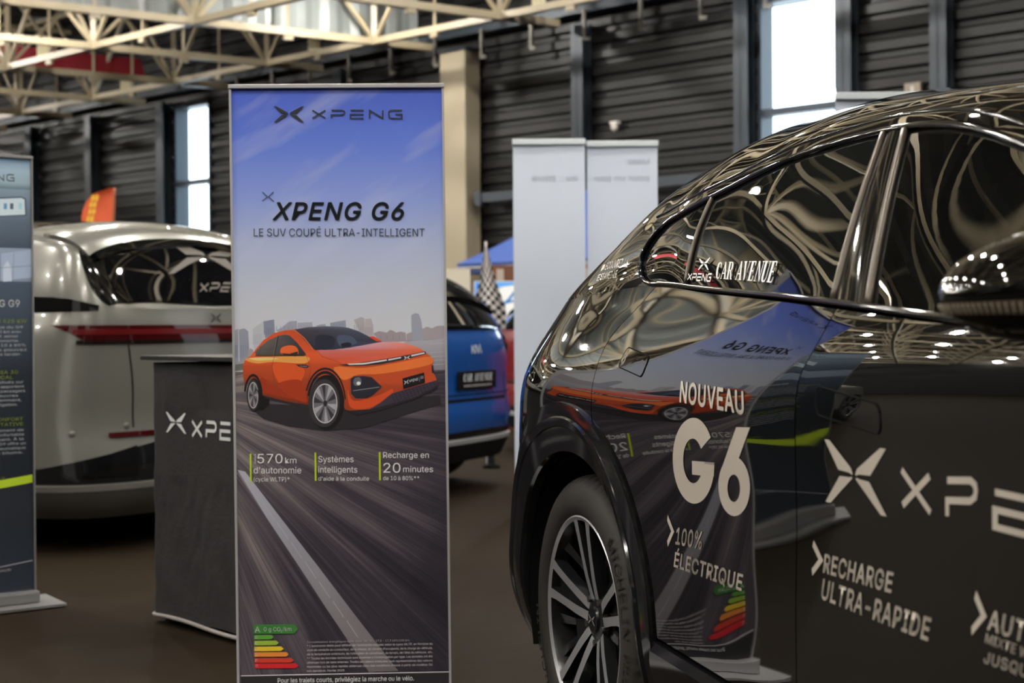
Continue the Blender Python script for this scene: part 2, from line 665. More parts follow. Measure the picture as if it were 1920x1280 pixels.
# thin hanger rods with clamps between the nodes, and small boxes clipped to the chords
rods = []
for i in range(I0, I1 + 1):
    for j in range(J0, J1 + 1):
        for e in (NA, NB):
            a = node(i, j) + e * .5
            u, v = px(a)
            if inside(a, .4) and -20 < u < 1940 and -20 < v < 260 and a.y > 12:
                rods.append((a, e.normalized()))
for a, e in rods[:60]:
    mb = MB()
    square_bar(mb, a + Vector((0, 0, -.09)), a + Vector((0, 0, 1.1)), .035)
    square_bar(mb, a - e * .07 + Vector((0, 0, -.08)), a + e * .07 + Vector((0, 0, -.08)), .06)
    mb.build('hanger_rod', creamp, truss)
for u, v in ((590, 84), (238, 160), (84, 98), (1010, 4)):
    a = at_z(u, v, ZL + .14)
    mb = MB()
    mb.box(a.x - .09, a.x + .09, a.y - .09, a.y + .09, ZL + .04, ZL + .30)
    mb.build('clip_box', mat('pale_cream_box', srgb(196, 186, 150), rough=.5), truss)

# ribbed bulkhead above the truss
mb = MB()
n = 74
vs, fs = [], []
bp0, bp1 = node(-3, 0) + Vector((-.2, .3, 0)), node(0, 0) + NA * .33 + Vector((-.2, .3, 0))
nrm = Vector((NA.y, -NA.x, 0)).normalized()
for i in range(n + 1):
    o = [0, 0, .05, .05][i % 4]
    p = bp0.lerp(bp1, i / n) + nrm * o
    vs += [Vector((p.x, p.y, 5.42)), Vector((p.x, p.y, ROOF - .06))]
mb.add(vs, [(2 * i, 2 * i + 1, 2 * i + 3, 2 * i + 2) for i in range(n)])
tag(mb.build('ribbed_bulkhead', mat('pale_ribbed_metal', srgb(128, 133, 131), rough=.4, noise=.2, nscale=1.2)), 'pale grey vertically ribbed metal bulkhead above the roof truss', 'panel')

# red banner behind the truss
p = at_y(262, 126, 25.6)
q = p - NA.normalized() * 4.6
mb = MB()
dn = Vector((NA.y, -NA.x, 0)).normalized() * .03
for zz in ():
    pass
vs = [Vector((e.x, e.y, zz)) + s * dn for e, z0, z1 in ((q, 5.62, 6.02), (p, 5.62, 5.98)) for zz in (z0, z1) for s in (-1, 1)]
vs[4] = vs[4] - NA.normalized() * -.12; vs[5] = vs[5] - NA.normalized() * -.12
mb.add(vs, [(0, 1, 3, 2), (4, 6, 7, 5), (0, 2, 6, 4), (1, 5, 7, 3), (2, 3, 7, 6), (0, 4, 5, 1)])
tag(mb.build('hanging_banner', mat('red_banner_cloth', srgb(150, 28, 40), rough=.7)), 'long red cloth banner hanging behind the roof truss at upper left', 'banner')

# steel posts along the back wall
steelm = mat('blue_grey_steel', srgb(42, 50, 58), rough=.42, metal=.2, noise=.2, nscale=1.0)
PL = [(-2.45, 'at far right behind the black car roof'), (-1.26, 'just right of the tall bright window'), (.17, 'just left of the tall bright window'),
      (2.80, 'standing above the pair of white panels'), (7.75, 'showing beside the top right corner of the main banner'), (10.2, 'hidden mostly by the top of the main banner'),
      (12.62, 'just left of the small tall window'), (15.0, 'left of the orange flag'), (17.2, 'above the grey car at the far left')]
for t, wh in PL:
    P = wall_pt(t, .16)
    o = empty('steel_post', P, label='dark blue-grey steel wall post ' + wh, cat='post', group='steel posts along the back wall')
    Mo = Matrix.Translation(-P) @ MW
    mb = MB()
    mb.box(t - .10, t + .10, .24, .26, 0, 5.3, M=Mo)
    mb.build('flange', steelm, o)
    mb = MB()
    mb.box(t - .10, t + .10, .06, .08, 0, 5.3, M=Mo)
    mb.build('flange', steelm, o)
    mb = MB()
    mb.box(t - .012, t + .012, .06, .26, 0, 5.3, M=Mo)
    mb.build('web', steelm, o)

# beige pillar
P = wall_pt(5.0, .3)
o = empty('pillar', P, label='square beige pillar in front of the dark wall above the blue car', cat='pillar')
Mo = Matrix.Translation(-P) @ MW
mb = MB()
mb.box(4.76, 5.27, .10, .42, 0, 5.18, M=Mo, bev=.012)
mb.build('shaft', mat('beige_pillar_paint', srgb(168, 156, 132), rough=.6, noise=.10, nscale=1.2), o)
mb = MB()
mb.box(4.72, 5.31, .08, .45, 5.18, 5.22, M=Mo)
mb.build('cap', steelm, o)

# eaves beam with hangers, wall rail
P = wall_pt(5, .2, 5.4)
o = empty('eaves_beam', P, label='long dark steel eaves beam with short hangers along the top of the back wall', cat='beam')
Mo = Matrix.Translation(-P) @ MW
mb = MB()
mb.box(-6, 22, .08, .30, 5.42, 5.62, M=Mo)
mb.build('beam', steelm, o)
for k in range(13):
    t = -1.2 + k * .95
    mb = MB()
    mb.box(t - .02, t + .02, .32, .36, 5.05, 5.45, M=Mo)
    mb.box(t - .09, t + .02, .32, .36, 5.02, 5.06, M=Mo)
    mb.build('hanger', mat('galvanised_steel', srgb(120, 116, 108), rough=.5, metal=.3), o)
P = wall_pt(3, .1, 3.0)
o = empty('wall_rail', P, label='dark horizontal steel rail fixed across the back wall behind the white panels', cat='rail')
mb = MB()
mb.box(-.1, 4.6, .30, .42, 2.93, 3.06, M=Matrix.Translation(-P) @ MW)
mb.build('bar', steelm, o)
for t in (.17, 2.80, 4.5):
    mb = MB()
    mb.box(t - .05, t + .05, .275, .44, 2.88, 3.10, M=Matrix.Translation(-P) @ MW)
    mb.build('bracket', steelm, o)

# security camera and junction box on the wall
def wall_at(u, v):
    return on_plane(u, v, wall_pt(0, .05), WM)
P = wall_at(1158, 238)
o = empty('security_camera', P, label='small white dome camera on the back wall above the right white panel', cat='camera')
wm_ = mat('white_plastic', srgb(205, 198, 190), rough=.4)
mb = MB()
q = P + WM * .05
mb.box(-.065, .065, .012, .10, .03, .07, M=Matrix.Translation(Vector((0, 0, 0))) @ Matrix(((WD.x, WM.x, 0, 0), (WD.y, WM.y, 0, 0), (0, 0, 1, 0), (0, 0, 0, 1))), bev=.01)
mb.build('bracket', wm_, o)
mb = MB()
Md = Matrix.Translation(WM * .075 + Vector((0, 0, -.02))) @ Matrix.Scale(.62, 4)
mb.lathe([(0, -.075), (.04, -.06), (.066, -.03), (.075, 0), (.075, .06), (.05, .08), (0, .085)], Md, n=20)
mb.build('dome', wm_, o, smooth=True)
P = wall_at(1716, 166)
o = empty('junction_box', P, label='small pale box on the back wall over the black car roof', cat='box')
mb = MB()
Mj = Matrix(((WD.x, WM.x, 0, 0), (WD.y, WM.y, 0, 0), (0, 0, 1, 0), (0, 0, 0, 1)))
mb.box(-.10, .10, .005, .08, -.09, .06, M=Mj, bev=.01)
mb.build('housing', mat('pale_box', srgb(150, 138, 122), rough=.5), o)
mb = MB()
mb.box(-.02, .02, .08, .085, -.05, .02, M=Mj)
mb.build('cover', wm_, o)

# hall lamps: round pendant lamps hung below the truss (above and before the frame)
lampm = mat('lamp_glow', (1, 1, 1, 1), emit=(1.0, .965, .90, 1), estr=LAMP_STRENGTH)
capm = mat('lamp_housing', srgb(190, 184, 170), rough=.4)
LZ = 5.95
cnt = 0
lamp0 = None
for i in range(I0, I1 + 1):
    for j in range(J0, J1 + 1):
        a = node(i, j) + NA * .5 + NB * .5
        if (i + j) % 2 or not inside(a, 1.0):
            continue
        u, v = px(Vector((a.x, a.y, LZ)))
        vis = -60 < u < 1980 and v > -30
        if a.y > 1 and vis:
            continue
        if lamp0 is None:
            o = empty('pendant_lamp', (a.x, a.y, LZ))
            mb = MB()
            mb.lathe([(0, -.085), (.046, -.074), (.078, -.042), (.09, 0), (.078, .04), (.045, .07)], n=24)
            mb.build('globe', lampm, o, smooth=True)
            mb = MB()
            mb.lathe([(.0, .16), (.06, .155), (.11, .12), (.17, .06), (.20, .012), (.194, .012), (.16, .058), (.10, .112), (.05, .135), (0, .14)], n=28)
            mb.build('lamp_shade', capm, o, smooth=True)  # unseen shade added over the globe to keep its light off the deck
            mb = MB()
            mb.tube([(0, 0, .15), (0, 0, ZU - LZ - .03)], .012, n=6)
            mb.build('stem', capm, o)
            lamp0 = o
        else:
            o = lamp0.copy()
            COL.objects.link(o)
            for ch in lamp0.children:
                c2 = ch.copy()
                COL.objects.link(c2)
                c2.parent = o
            o.location = (a.x, a.y, LZ)
        cnt += 1
        tag(o, 'round glowing pendant lamp hung inside the roof truss, seen only as a reflection', 'lamp', 'pendant lamps in the roof truss')
# ------------------------------------------------------------------ car bodies
def project(P):
    d = P - EYE
    k = d.dot(FWD)
    return 960 + F * d.dot(RT) / k, 640 - F * d.dot(UP) / k

class Body:
    """Car body surface. Local axes: x forward from the rear axle, y to the left, z up.
    L(q, z) is the lower body wrapping round tail and nose, U(q, v) runs from the belt line (v 0)
    over the glass (v < .5) to the middle of the roof (v 1)."""
    def __init__(self, M, side, wP, sr, s1, sf, s2, p, zA, zm, kc, kz=None, q0=-1.0, q1=4.0, bulge=0.012, k1=0.10, pf=2.4, zC=None, tap=None):
        self.M, self.side = M, side
        self.wP, self.sr, self.s1, self.sf, self.s2, self.p, self.pf = wP, sr, s1, sf, s2, p, pf
        self.zA, self.zm, self.kc, self.kz = zA, zm, kc, kz
        self.q0, self.q1, self.bulge, self.k1 = q0, q1, bulge, k1
        self.p2 = 0.55
        self.zC, self.tap = zC, tap or (lambda s, z: 0.0)
        if not callable(p):
            self.p = lambda z: p
    def sw(self, q, z):
        W = self.wP(z)
        if q < self.s1:
            t = min(1.0, (self.s1 - q) / (self.s1 - self.q0)) * math.pi / 2
            e = 2 / self.p(z)
            s = self.s1 - (self.s1 - self.sr(z)) * math.sin(t) ** e
            return s, (W + self.tap(s, z)) * max(0, math.cos(t)) ** e
        if q > self.s2:
            t = min(1.0, (q - self.s2) / (self.q1 - self.s2)) * math.pi / 2
            s = self.s2 + (self.sf(z) - self.s2) * math.sin(t) ** (2 / self.pf)
            return s, (W + self.tap(s, z)) * max(0, math.cos(t)) ** (2 / self.pf)
        return q, W + self.tap(q, z)
    def q_of(self, s, z):
        """wrap coordinate of a true station s"""
        if s < self.s1:
            x = min(1, (self.s1 - s) / (self.s1 - self.sr(z)))
            return self.s1 - (self.s1 - self.q0) * math.asin(x ** (self.p(z) / 2)) / (math.pi / 2)
        if s > self.s2:
            x = min(1, (s - self.s2) / (self.sf(z) - self.s2))
            return self.s2 + (self.q1 - self.s2) * math.asin(x ** (self.pf / 2)) / (math.pi / 2)
        return s
    def L(self, q, z, side=None):
        s, w = self.sw(q, z)
        return Vector((s, -(side or self.side) * w, z))
    def U(self, q, v, side=None):
        sd = side or self.side
        za = self.zA(q)
        s, wa = self.sw(q, za)
        zm = max(self.zm(s), za + 0.002)
        A = Vector((wa, za))
        zc = min(max(self.zC(s), za + 0.001), zm - 0.0005) if self.zC else za + (zm - za) * self.kz(s)
        C = Vector((wa * self.kc(s), zc))
        d = C - A
        nn = Vector((d.y, -d.x)).normalized() if d.length > 1e-9 else Vector((1, 0))
        Mid = (A + C) / 2 + nn * (2 * self.bulge * min(1, d.length / 0.2))
        if v <= 0.5:
            t = v / 0.5
            P = A * (1 - t) ** 2 + Mid * (2 * t * (1 - t)) + C * t * t
        else:
            t = (v - 0.5) / 0.5
            dd = (C - Mid).normalized() if (C - Mid).length > 1e-9 else Vector((0, 1))
            k1 = self.k1(s) if callable(self.k1) else self.k1
            k = min(k1, (zm - C.y) * 0.95 / max(0.2, dd.y)) if dd.y > 0 else k1
            P1 = C + dd * k
            P2 = Vector((C.x * self.p2, zm))
            E = Vector((0, zm))
            P = C * (1 - t) ** 3 + P1 * (3 * t * (1 - t) ** 2) + P2 * (3 * t * t * (1 - t)) + E * t ** 3
        return Vector((s, -sd * P.x, P.y))
    def normal(self, fn, a, b, e=0.004):
        du = fn(a + e, b) - fn(a - e, b)
        dv = fn(a, b + e) - fn(a, b - e)
        n = du.cross(dv)
        if n.length < 1e-12:
            return Vector((0, 0, 1))
        n.normalize()
        P = fn(a, b)
        if n.dot(P - Vector((min(max(P.x, 0.0), 2.8), 0, 0.75))) < 0:
            n = -n
        return n
    def find(self, fn, u, v, a, b):
        """surface coordinates whose point lies on the sight line of (u, v)"""
        for _ in range(25):
            e = 0.002
            def pr(x, y): return project(self.M @ fn(x, y))
            p = pr(a, b)
            pa, pb = pr(a + e, b), pr(a, b + e)
            J = ((pa[0] - p[0]) / e, (pb[0] - p[0]) / e, (pa[1] - p[1]) / e, (pb[1] - p[1]) / e)
            det = J[0] * J[3] - J[1] * J[2]
            if abs(det) < 1e-9:
                break
            ru, rv = u - p[0], v - p[1]
            da = (ru * J[3] - rv * J[1]) / det
            db = (rv * J[0] - ru * J[2]) / det
            k = min(1, 0.15 / max(abs(da), abs(db), 1e-9))
            a += da * k
            b += db * k
            if abs(da) + abs(db) < 1e-6:
                break
        return a, b

def grid_faces(nu, nv, k=0):
    return [(k + i * (nv + 1) + j, k + (i + 1) * (nv + 1) + j, k + (i + 1) * (nv + 1) + j + 1, k + i * (nv + 1) + j + 1) for i in range(nu) for j in range(nv)]

def panel(name, grids, material, parent, flange=0.016, merge=True, label=None, flip_ref=Vector((1.2, 0, 0.75)), roundr=0.0015, sharp=None):
    """grids: list of (points, nu, nv). Welded, smooth, with rounded edges turned inwards."""
    bm = bmesh.new()
    for pts, nu, nv in grids:
        vs = [bm.verts.new(p) for p in pts]
        for f in grid_faces(nu, nv):
            q = []
            for i in f:
                if vs[i] not in q: q.append(vs[i])
            try:
                bm.faces.new(q)
            except ValueError:
                pass
    if merge:
        bmesh.ops.remove_doubles(bm, verts=bm.verts[:], dist=0.0006)
    bmesh.ops.dissolve_degenerate(bm, edges=bm.edges[:], dist=1e-5)
    bmesh.ops.recalc_face_normals(bm, faces=bm.faces[:])
    tot = 0
    for f in bm.faces:
        c = f.calc_center_median()
        r = Vector((min(max(c.x, 0.0), 2.8), 0, 0.75))
        tot += f.normal.dot(c - r) * f.calc_area()
    if tot < 0:
        bmesh.ops.reverse_faces(bm, faces=bm.faces[:])
    bm.normal_update()
    if flange:
        be = [e for e in bm.edges if len(e.link_faces) == 1]
        for e in be:
            e.smooth = False
        nrm = {v: v.normal.copy() for e in be for v in e.verts}
        cur = {v: v for v in nrm}
        for depth in (roundr, flange):
            r = bmesh.ops.extrude_edge_only(bm, edges=be)
            nv = [g for g in r['geom'] if isinstance(g, bmesh.types.BMVert)]
            ne = [g for g in r['geom'] if isinstance(g, bmesh.types.BMEdge) and len(g.link_faces) == 1]
            # new verts sit on the old ones; pass the normal on
            n2 = {}
            for v in nv:
                best = min((w for w in nrm), key=lambda w: (w.co - v.co).length_squared) if len(nrm) < 60 else None
                if best is None:
                    for e in v.link_edges:
                        o = e.other_vert(v)
                        if o in nrm and (o.co - v.co).length < 1e-9:
                            best = o
                            break
                n2[v] = nrm[best] if best is not None else v.normal.copy()
            for v in nv:
                v.co = v.co - n2[v] * depth
            nrm = n2
            be = ne
            for e in ne:
                e.smooth = False
    if sharp:
        for e in bm.edges:
            if len(e.link_faces) == 2 and e.calc_face_angle(0) > sharp:
                e.smooth = False
    for f in bm.faces:
        f.smooth = True
    me = bpy.data.meshes.new(name)
    bm.to_mesh(me)
    bm.free()
    me.materials.append(material)
    o = bpy.data.objects.new(name, me)
    COL.objects.link(o)
    o.parent = parent
    if label:
        o['label'] = label
    return o

def gpts(fn, nu, nv, u0=0.0, u1=1.0, v0=0.0, v1=1.0):
    return [fn(lerp(u0, u1, i / nu), lerp(v0, v1, j / nv)) for i in range(nu + 1) for j in range(nv + 1)], nu, nv

def curve_fn(pts):
    """arc-length parametrised polyline of 2-D points"""
    P = [Vector(p) for p in pts]
    d = [0.0]
    for a, b in zip(P, P[1:]):
        d.append(d[-1] + (b - a).length)
    T = d[-1]
    def fn(t):
        x = t * T
        for i in range(len(P) - 1):
            if x <= d[i + 1] or i == len(P) - 2:
                k = (x - d[i]) / max(1e-9, d[i + 1] - d[i])
                return P[i].lerp(P[i + 1], min(1, max(0, k)))
    return fn

def coons(B, T, Lf, R):
    """bilinearly blended patch in the (q, z) domain"""
    def fn(x, y):
        c = B(0) * ((1 - x) * (1 - y)) + B(1) * (x * (1 - y)) + T(0) * ((1 - x) * y) + T(1) * (x * y)
        return B(x) * (1 - y) + T(x) * y + Lf(y) * (1 - x) + R(y) * x - c
    return fn

def decal(name, body, fn, t, to_ab, material, parent, off=0.0012, step=0.04, label=None):
    """a flat figure laid on a body surface; to_ab maps figure points to surface coordinates"""
    vs, fs = t
    vs = [to_ab(x, y) for x, y in vs]
    vs, fs = chop((vs, fs), step)
    out = [fn(a, b) + body.normal(fn, a, b) * off for a, b in vs]
    return obj(name, out, fs, material, parent, smooth=True, label=label)

def affine(P0, P1, P2):
    def g(x, y):
        return (P0[0] + (P1[0] - P0[0]) * x + (P2[0] - P0[0]) * y, P0[1] + (P1[1] - P0[1]) * x + (P2[1] - P0[1]) * y)
    return g

def unit(t):
    """normalise a figure's width to 1, keep heights"""
    x0 = min(v[0] for v in t[0]); x1 = max(v[0] for v in t[0])
    return [((x - x0) / (x1 - x0), y) for x, y in t[0]], t[1]

def unit2(t):
    y0 = min(v[1] for v in t[0]); y1 = max(v[1] for v in t[0])
    t = unit(t)
    return [(x, (y - y0) / (y1 - y0)) for x, y in t[0]], t[1]

# ------------------------------------------------------------------ wheels
def wheel_matrix(s, w, z, side):
    # wheel space: x forward, y up, z outwards
    return Matrix(((1, 0, 0, s), (0, 0, -side, -side * w), (0, 1, 0, z), (0, 0, 0, 1)))

def make_wheel(root, s, w, z, side, R=0.365, rim=0.262, width=0.25, detail=True, spin=0.0, spokes=5, letters=None, bright=None):
    M = wheel_matrix(s, w, z, side)
    rubber = mat('tyre_rubber', srgb(44, 41, 38), rough=0.62, spec=0.35)
    dark = mat('wheel_dark_gloss', srgb(24, 24, 25), rough=0.22, spec=0.5)
    mach = bright or mat('machined_alloy', srgb(182, 182, 185), rough=0.33, metal=0.65)
    wh = empty('wheel', parent_loc(0, 0, 0))
    wh.parent = root
    prof = [(rim - .004, -.020), (rim + .004, -.006), (rim + .016, .002), (rim + .030, .004), (rim + .045, .004),
            (R - .034, -.001), (R - .022, -.007), (R - .012, -.016), (R - .005, -.030), (R - .001, -.046), (R, -.060), (R, -.0605), (R - .007, -.061), (R - .007, -.070), (R, -.0705),
            (R + .001, -.105), (R - .007, -.1055), (R - .007, -.116), (R + .001, -.1165), (R, -.16), (R - .007, -.1605), (R - .007, -.17), (R, -.1705), (R - .006, -width + .03), (R - .03, -width), (rim, -width + .01)]
    n = 210 if detail else 40
    vs, fs = [], []
    for k in range(n):
        a = 2 * math.pi * k / n
        for j, (r, h) in enumerate(prof):
            if detail and 7 <= j <= 10 and k % 3 == 0:
                r -= 0.006
            aa = a + (0.012 * (j - 7) if detail and 7 <= j <= 10 else 0)
            vs.append(M @ Vector((r * math.cos(aa), r * math.sin(aa), h)))
    q = len(prof)
    for k in range(n):
        k2 = (k + 1) % n
        for j in range(q - 1):
            fs.append((k * q + j, k2 * q + j, k2 * q + j + 1, k * q + j + 1))
    mb = MB(); mb.add(vs, fs)
    ty = mb.build('tyre', rubber, wh, sharp=math.radians(35))
    if letters:
        relief = mat('tyre_lettering', srgb(74, 70, 65), rough=0.6)
        for body_, a_mid, h, rr, wd in letters:
            t = fit(text2d(body_, bold=0.02), 0, 0, 1, 1)
            def tp(x, y):
                a = a_mid + wd / 2 - wd * x
                r = rr + h * y
                return M @ Vector((r * math.cos(a), r * math.sin(a), 0.0052))
            tv, tf = chop(t, 0.06)
            obj('tyre_lettering', [tp(x, y) for x, y in tv], tf, relief, ty, label='raised lettering on the tyre wall')
    mb = MB()
    mb.lathe([(rim - .006, -.018), (rim + .001, -.006), (rim - .003, -.004), (rim - .012, -.010)], M, n=96, mi=0)
    mb.lathe([(rim - .012, -.010), (rim - .020, -.035), (rim - .030, -.16), (rim - .030, -.20), (.05, -.20)], M, n=96, mi=1)
    mb.build('rim', [mach, dark], wh, sharp=math.radians(30))
    if detail:
        mb = MB()
        mb.lathe([(.07, -.115), (.175, -.115), (.176, -.12), (.176, -.14), (.07, -.14)], M, n=64)
        mb.build('brake_disc', mat('brake_steel', srgb(92, 88, 84), rough=0.35, metal=0.9), wh, sharp=.5)
        mb = MB()
        pts = [(.12 * math.cos(a), .12 * math.sin(a)) for a in [math.radians(x) for x in range(-5, 50, 9)]] + [(.20 * math.cos(a), .20 * math.sin(a)) for a in [math.radians(x) for x in range(49, -6, -9)]]
        mb.prism(pts, -.16, -.085, M)
        mb.build('brake_caliper', mat('caliper_grey', srgb(60, 58, 56), rough=0.45, metal=0.5), wh, sharp=.5)
    for k in range(spokes):
        a = spin + 2 * math.pi * k / spokes
        Rz = Matrix.Rotation(a, 4, 'Z')
        mb = MB()
        for sg in (-1, 1):
            # one limb of a twin spoke: stations (radius, offset, half width, height)
            st = [(.030, .012, .012, -.050), (.060, .017, .0125, -.040), (.105, .023, .0120, -.030), (.160, .029, .0110, -.021), (.215, .036, .0115, -.013), (rim - .010, .043, .014, -.008)]
            if not detail:
                st = [st[0], st[3], st[5]]
            vs = []
            for r, o, hw, h in st:
                for ww, hh in ((o - hw, h), (o + hw, h), (o + hw + .004, h - .030), (o - hw - .004, h - .030)):
                    vs.append(M @ Rz @ Vector((r, sg * ww, hh)))
            for i in range(len(st) - 1):
                b = i * 4
                mb.add([vs[b], vs[b + 1], vs[b + 5], vs[b + 4]], [(0, 1, 2, 3)], 0)
                for x in (1, 2, 3):
                    y = (x + 1) % 4
                    mb.add([vs[b + x], vs[b + y], vs[b + 4 + y], vs[b + 4 + x]], [(0, 1, 2, 3)], 1)
        # dark web between the limbs and a dark fin beside the spoke
        if detail:
            w_ = [(.05, .012, -.060), (.14, .014, -.046), (.215, .022, -.036), (rim - .02, .030, -.030)]
            vs = [M @ Rz @ Vector((r, sg * o, h)) for r, o, h in w_ for sg in (-1, 1)]
            mb.add(vs, [(2 * i, 2 * i + 1, 2 * i + 3, 2 * i + 2) for i in range(3)], 1)
            R2 = Matrix.Rotation(a + math.pi / spokes, 4, 'Z')
            fin = [(.055, .020, -.055), (.11, .016, -.062), (.17, .030, -.050), (rim - .022, .058, -.030)]
            vs = [M @ R2 @ Vector((r, sg * o, h)) for r, o, h in fin for sg in (-1, 1)]
            vs += [M @ R2 @ Vector((r, sg * o * .8, h - .035)) for r, o, h in fin for sg in (-1, 1)]
            mb.add(vs, [(0, 1, 3, 2), (2, 3, 5, 4), (0, 2, 10, 8), (2, 4, 12, 10), (1, 9, 11, 3), (3, 11, 13, 5), (4, 5, 13, 12)], 1)
            for sg in (-1, 1):
                vs = [M @ R2 @ Vector(p) for p in ((.17, sg * .030, -.050), (.17, sg * .012, -.054), (rim - .022, sg * .030, -.034), (rim - .022, sg * .060, -.026))]
                mb.add(vs, [(0, 1, 2, 3)], 1)
        mb.build('spoke', [mach, dark], wh)
    mb = MB()
    mb.lathe([(.075, -.075), (.070, -.050), (.050, -.042), (.034, -.040), (.032, -.034), (.0, -.032)], M, n=40)
    hubp = mb.build('hub_cap', dark, wh, sharp=.5)
    if detail:
        t = emblem()
        obj('badge', [M @ Vector((x * .022, y * .022, -.0312)) for x, y in t[0]], t[1], mach, hubp)
        for k in range(5):
            a = spin + math.pi / 5 + 2 * math.pi * k / 5
            mb = MB()
            mb.prism([(.058 * math.cos(a) + .009 * math.cos(b), .058 * math.sin(a) + .009 * math.sin(b)) for b in [i * math.pi / 3 for i in range(6)]], -.06, -.036, M)
            mb.build('wheel_bolt', mat('bolt_steel', srgb(120, 118, 115), rough=.3, metal=.9), wh)
    return wh

def parent_loc(x, y, z):
    return (x, y, z)
# ------------------------------------------------------------------ the black coupe SUV (nearest car)
TH = math.radians(17.4)
AX = Vector((math.sin(TH), -math.cos(TH), 0))
NR = Vector((-math.cos(TH), -math.sin(TH), 0))
hub_p = EYE + ray(1087, 1164) * 3.57
O1 = hub_p - NR * 0.905
M1 = Matrix.Translation((O1.x, O1.y, 0)) @ Matrix.Rotation(math.atan2(AX.y, AX.x), 4, 'Z')
PAINT = mat('black_gloss_paint', (0.0035, 0.0033, 0.003), rough=0.025, coat=1.0, spec=0.6)
BLACKTRIM = mat('black_gloss_trim', (0.006, 0.006, 0.006), rough=0.06, spec=0.6)
SEAL = mat('window_seal_strip', srgb(92, 84, 74), rough=0.32, metal=0.5)  # dark rubber seals; their beige-grey reflection is put into the colour
LINER = mat('matt_black_liner', (0.006, 0.006, 0.006), rough=0.9, spec=0.1)
PRIV = glass_material('privacy_glass', (0.05, 0.05, 0.05), 0.97)
FGLASS = glass_material('front_side_glass', (0.42, 0.46, 0.42), 0.35)
CLAD = mat('gloss_black_cladding', (0.008, 0.008, 0.009), rough=0.09, spec=0.55)
VINYL = mat('silver_vinyl_lettering', srgb(208, 198, 184), rough=0.36, metal=0.25)
WHITEV = mat('white_vinyl_lettering', srgb(235, 233, 228), rough=0.4)

suv = empty('sport_utility_car', matrix=M1, label='glossy black coupe SUV with silver lettering on its doors, nearest car at right', cat='car')
TAPS = spline([(-1.0, -.50), (-.6, -.58), (-.3, -.70), (0, -.84), (.2, -.80), (.4, -.67), (.7, -.40), (1.1, 0), (1.5, .30), (1.9, .40), (2.4, .40), (4.0, .40)])
def tap1(s, z):
    t = min(1, max(0, (z - .9) / .25))
    return .025 + TAPS(s) * (.05 + .07 * t * t * (3 - 2 * t))
B1 = Body(M1, 1,
          wP=spline([(.18, .86), (.30, .915), (.42, .940), (.52, .942), (.64, .945), (.78, .950), (.86, .9545), (.92, .9565), (1.0, .953), (1.05, .942), (1.10, .924), (1.15, .899), (1.2, .871), (1.35, .79)]),
          sr=spline([(.18, -.80), (.35, -.93), (.55, -.955), (.75, -.955), (.9, -.945), (1.0, -.925), (1.1, -.885), (1.17, -.845), (1.3, -.76)]), s1=-.12,
          sf=spline([(.18, 3.60), (.35, 3.72), (.55, 3.78), (.75, 3.78), (.9, 3.70), (1.1, 3.5)]), s2=3.0,
          p=spline([(.2, 3.4), (.5, 3.1), (.8, 2.7), (1.0, 2.45), (1.2, 2.3)]),
          zA=spline([(-1.0, 1.150), (-.8, 1.148), (-.6, 1.150), (-.3, 1.172), (0, 1.194), (.225, 1.199), (.582, 1.177), (.935, 1.155), (1.21, 1.138), (1.511, 1.116), (2.2, 1.062), (2.9, .985), (3.4, .89), (4.0, .78)]),
          zm=spline([(-.9, 1.148), (-.82, 1.165), (-.7, 1.210), (-.5, 1.275), (-.2, 1.478), (.09, 1.616), (.42, 1.646), (.7, 1.630), (1.0, 1.584), (1.3, 1.540), (1.5, 1.508), (1.75, 1.452), (2.0, 1.368), (2.3, 1.25), (2.75, 1.075), (3.0, 1.03), (3.4, .95), (3.8, .82)]),
          zC=spline([(-.9, 1.150), (-.8, 1.160), (-.6, 1.190), (-.4, 1.224), (-.2, 1.282), (0, 1.330), (.12, 1.340), (.234, 1.357), (.354, 1.378), (.456, 1.394), (.622, 1.420), (.80, 1.442), (.955, 1.452), (1.12, 1.455), (1.236, 1.449), (1.365, 1.431), (1.539, 1.378), (2.0, 1.215), (2.3, 1.12), (2.75, 1.035), (3.0, 1.0), (3.4, .92), (3.9, .80)]),
          kc=spline([(-.9, .93), (-.5, .935), (-.2, .93), (.1, .945), (.36, .925), (.52, .89), (.79, .84), (1.04, .795), (1.26, .77), (1.43, .765), (1.8, .785), (2.2, .86), (2.6, .93), (3.0, .93), (3.8, .93)]),
          k1=spline([(-.9, .04), (-.6, .08), (-.3, .12), (-.05, .14), (.15, .14), (.4, .12), (.7, .11), (1.2, .10), (3.9, .10)]), tap=tap1)
B1.p2 = 0.66

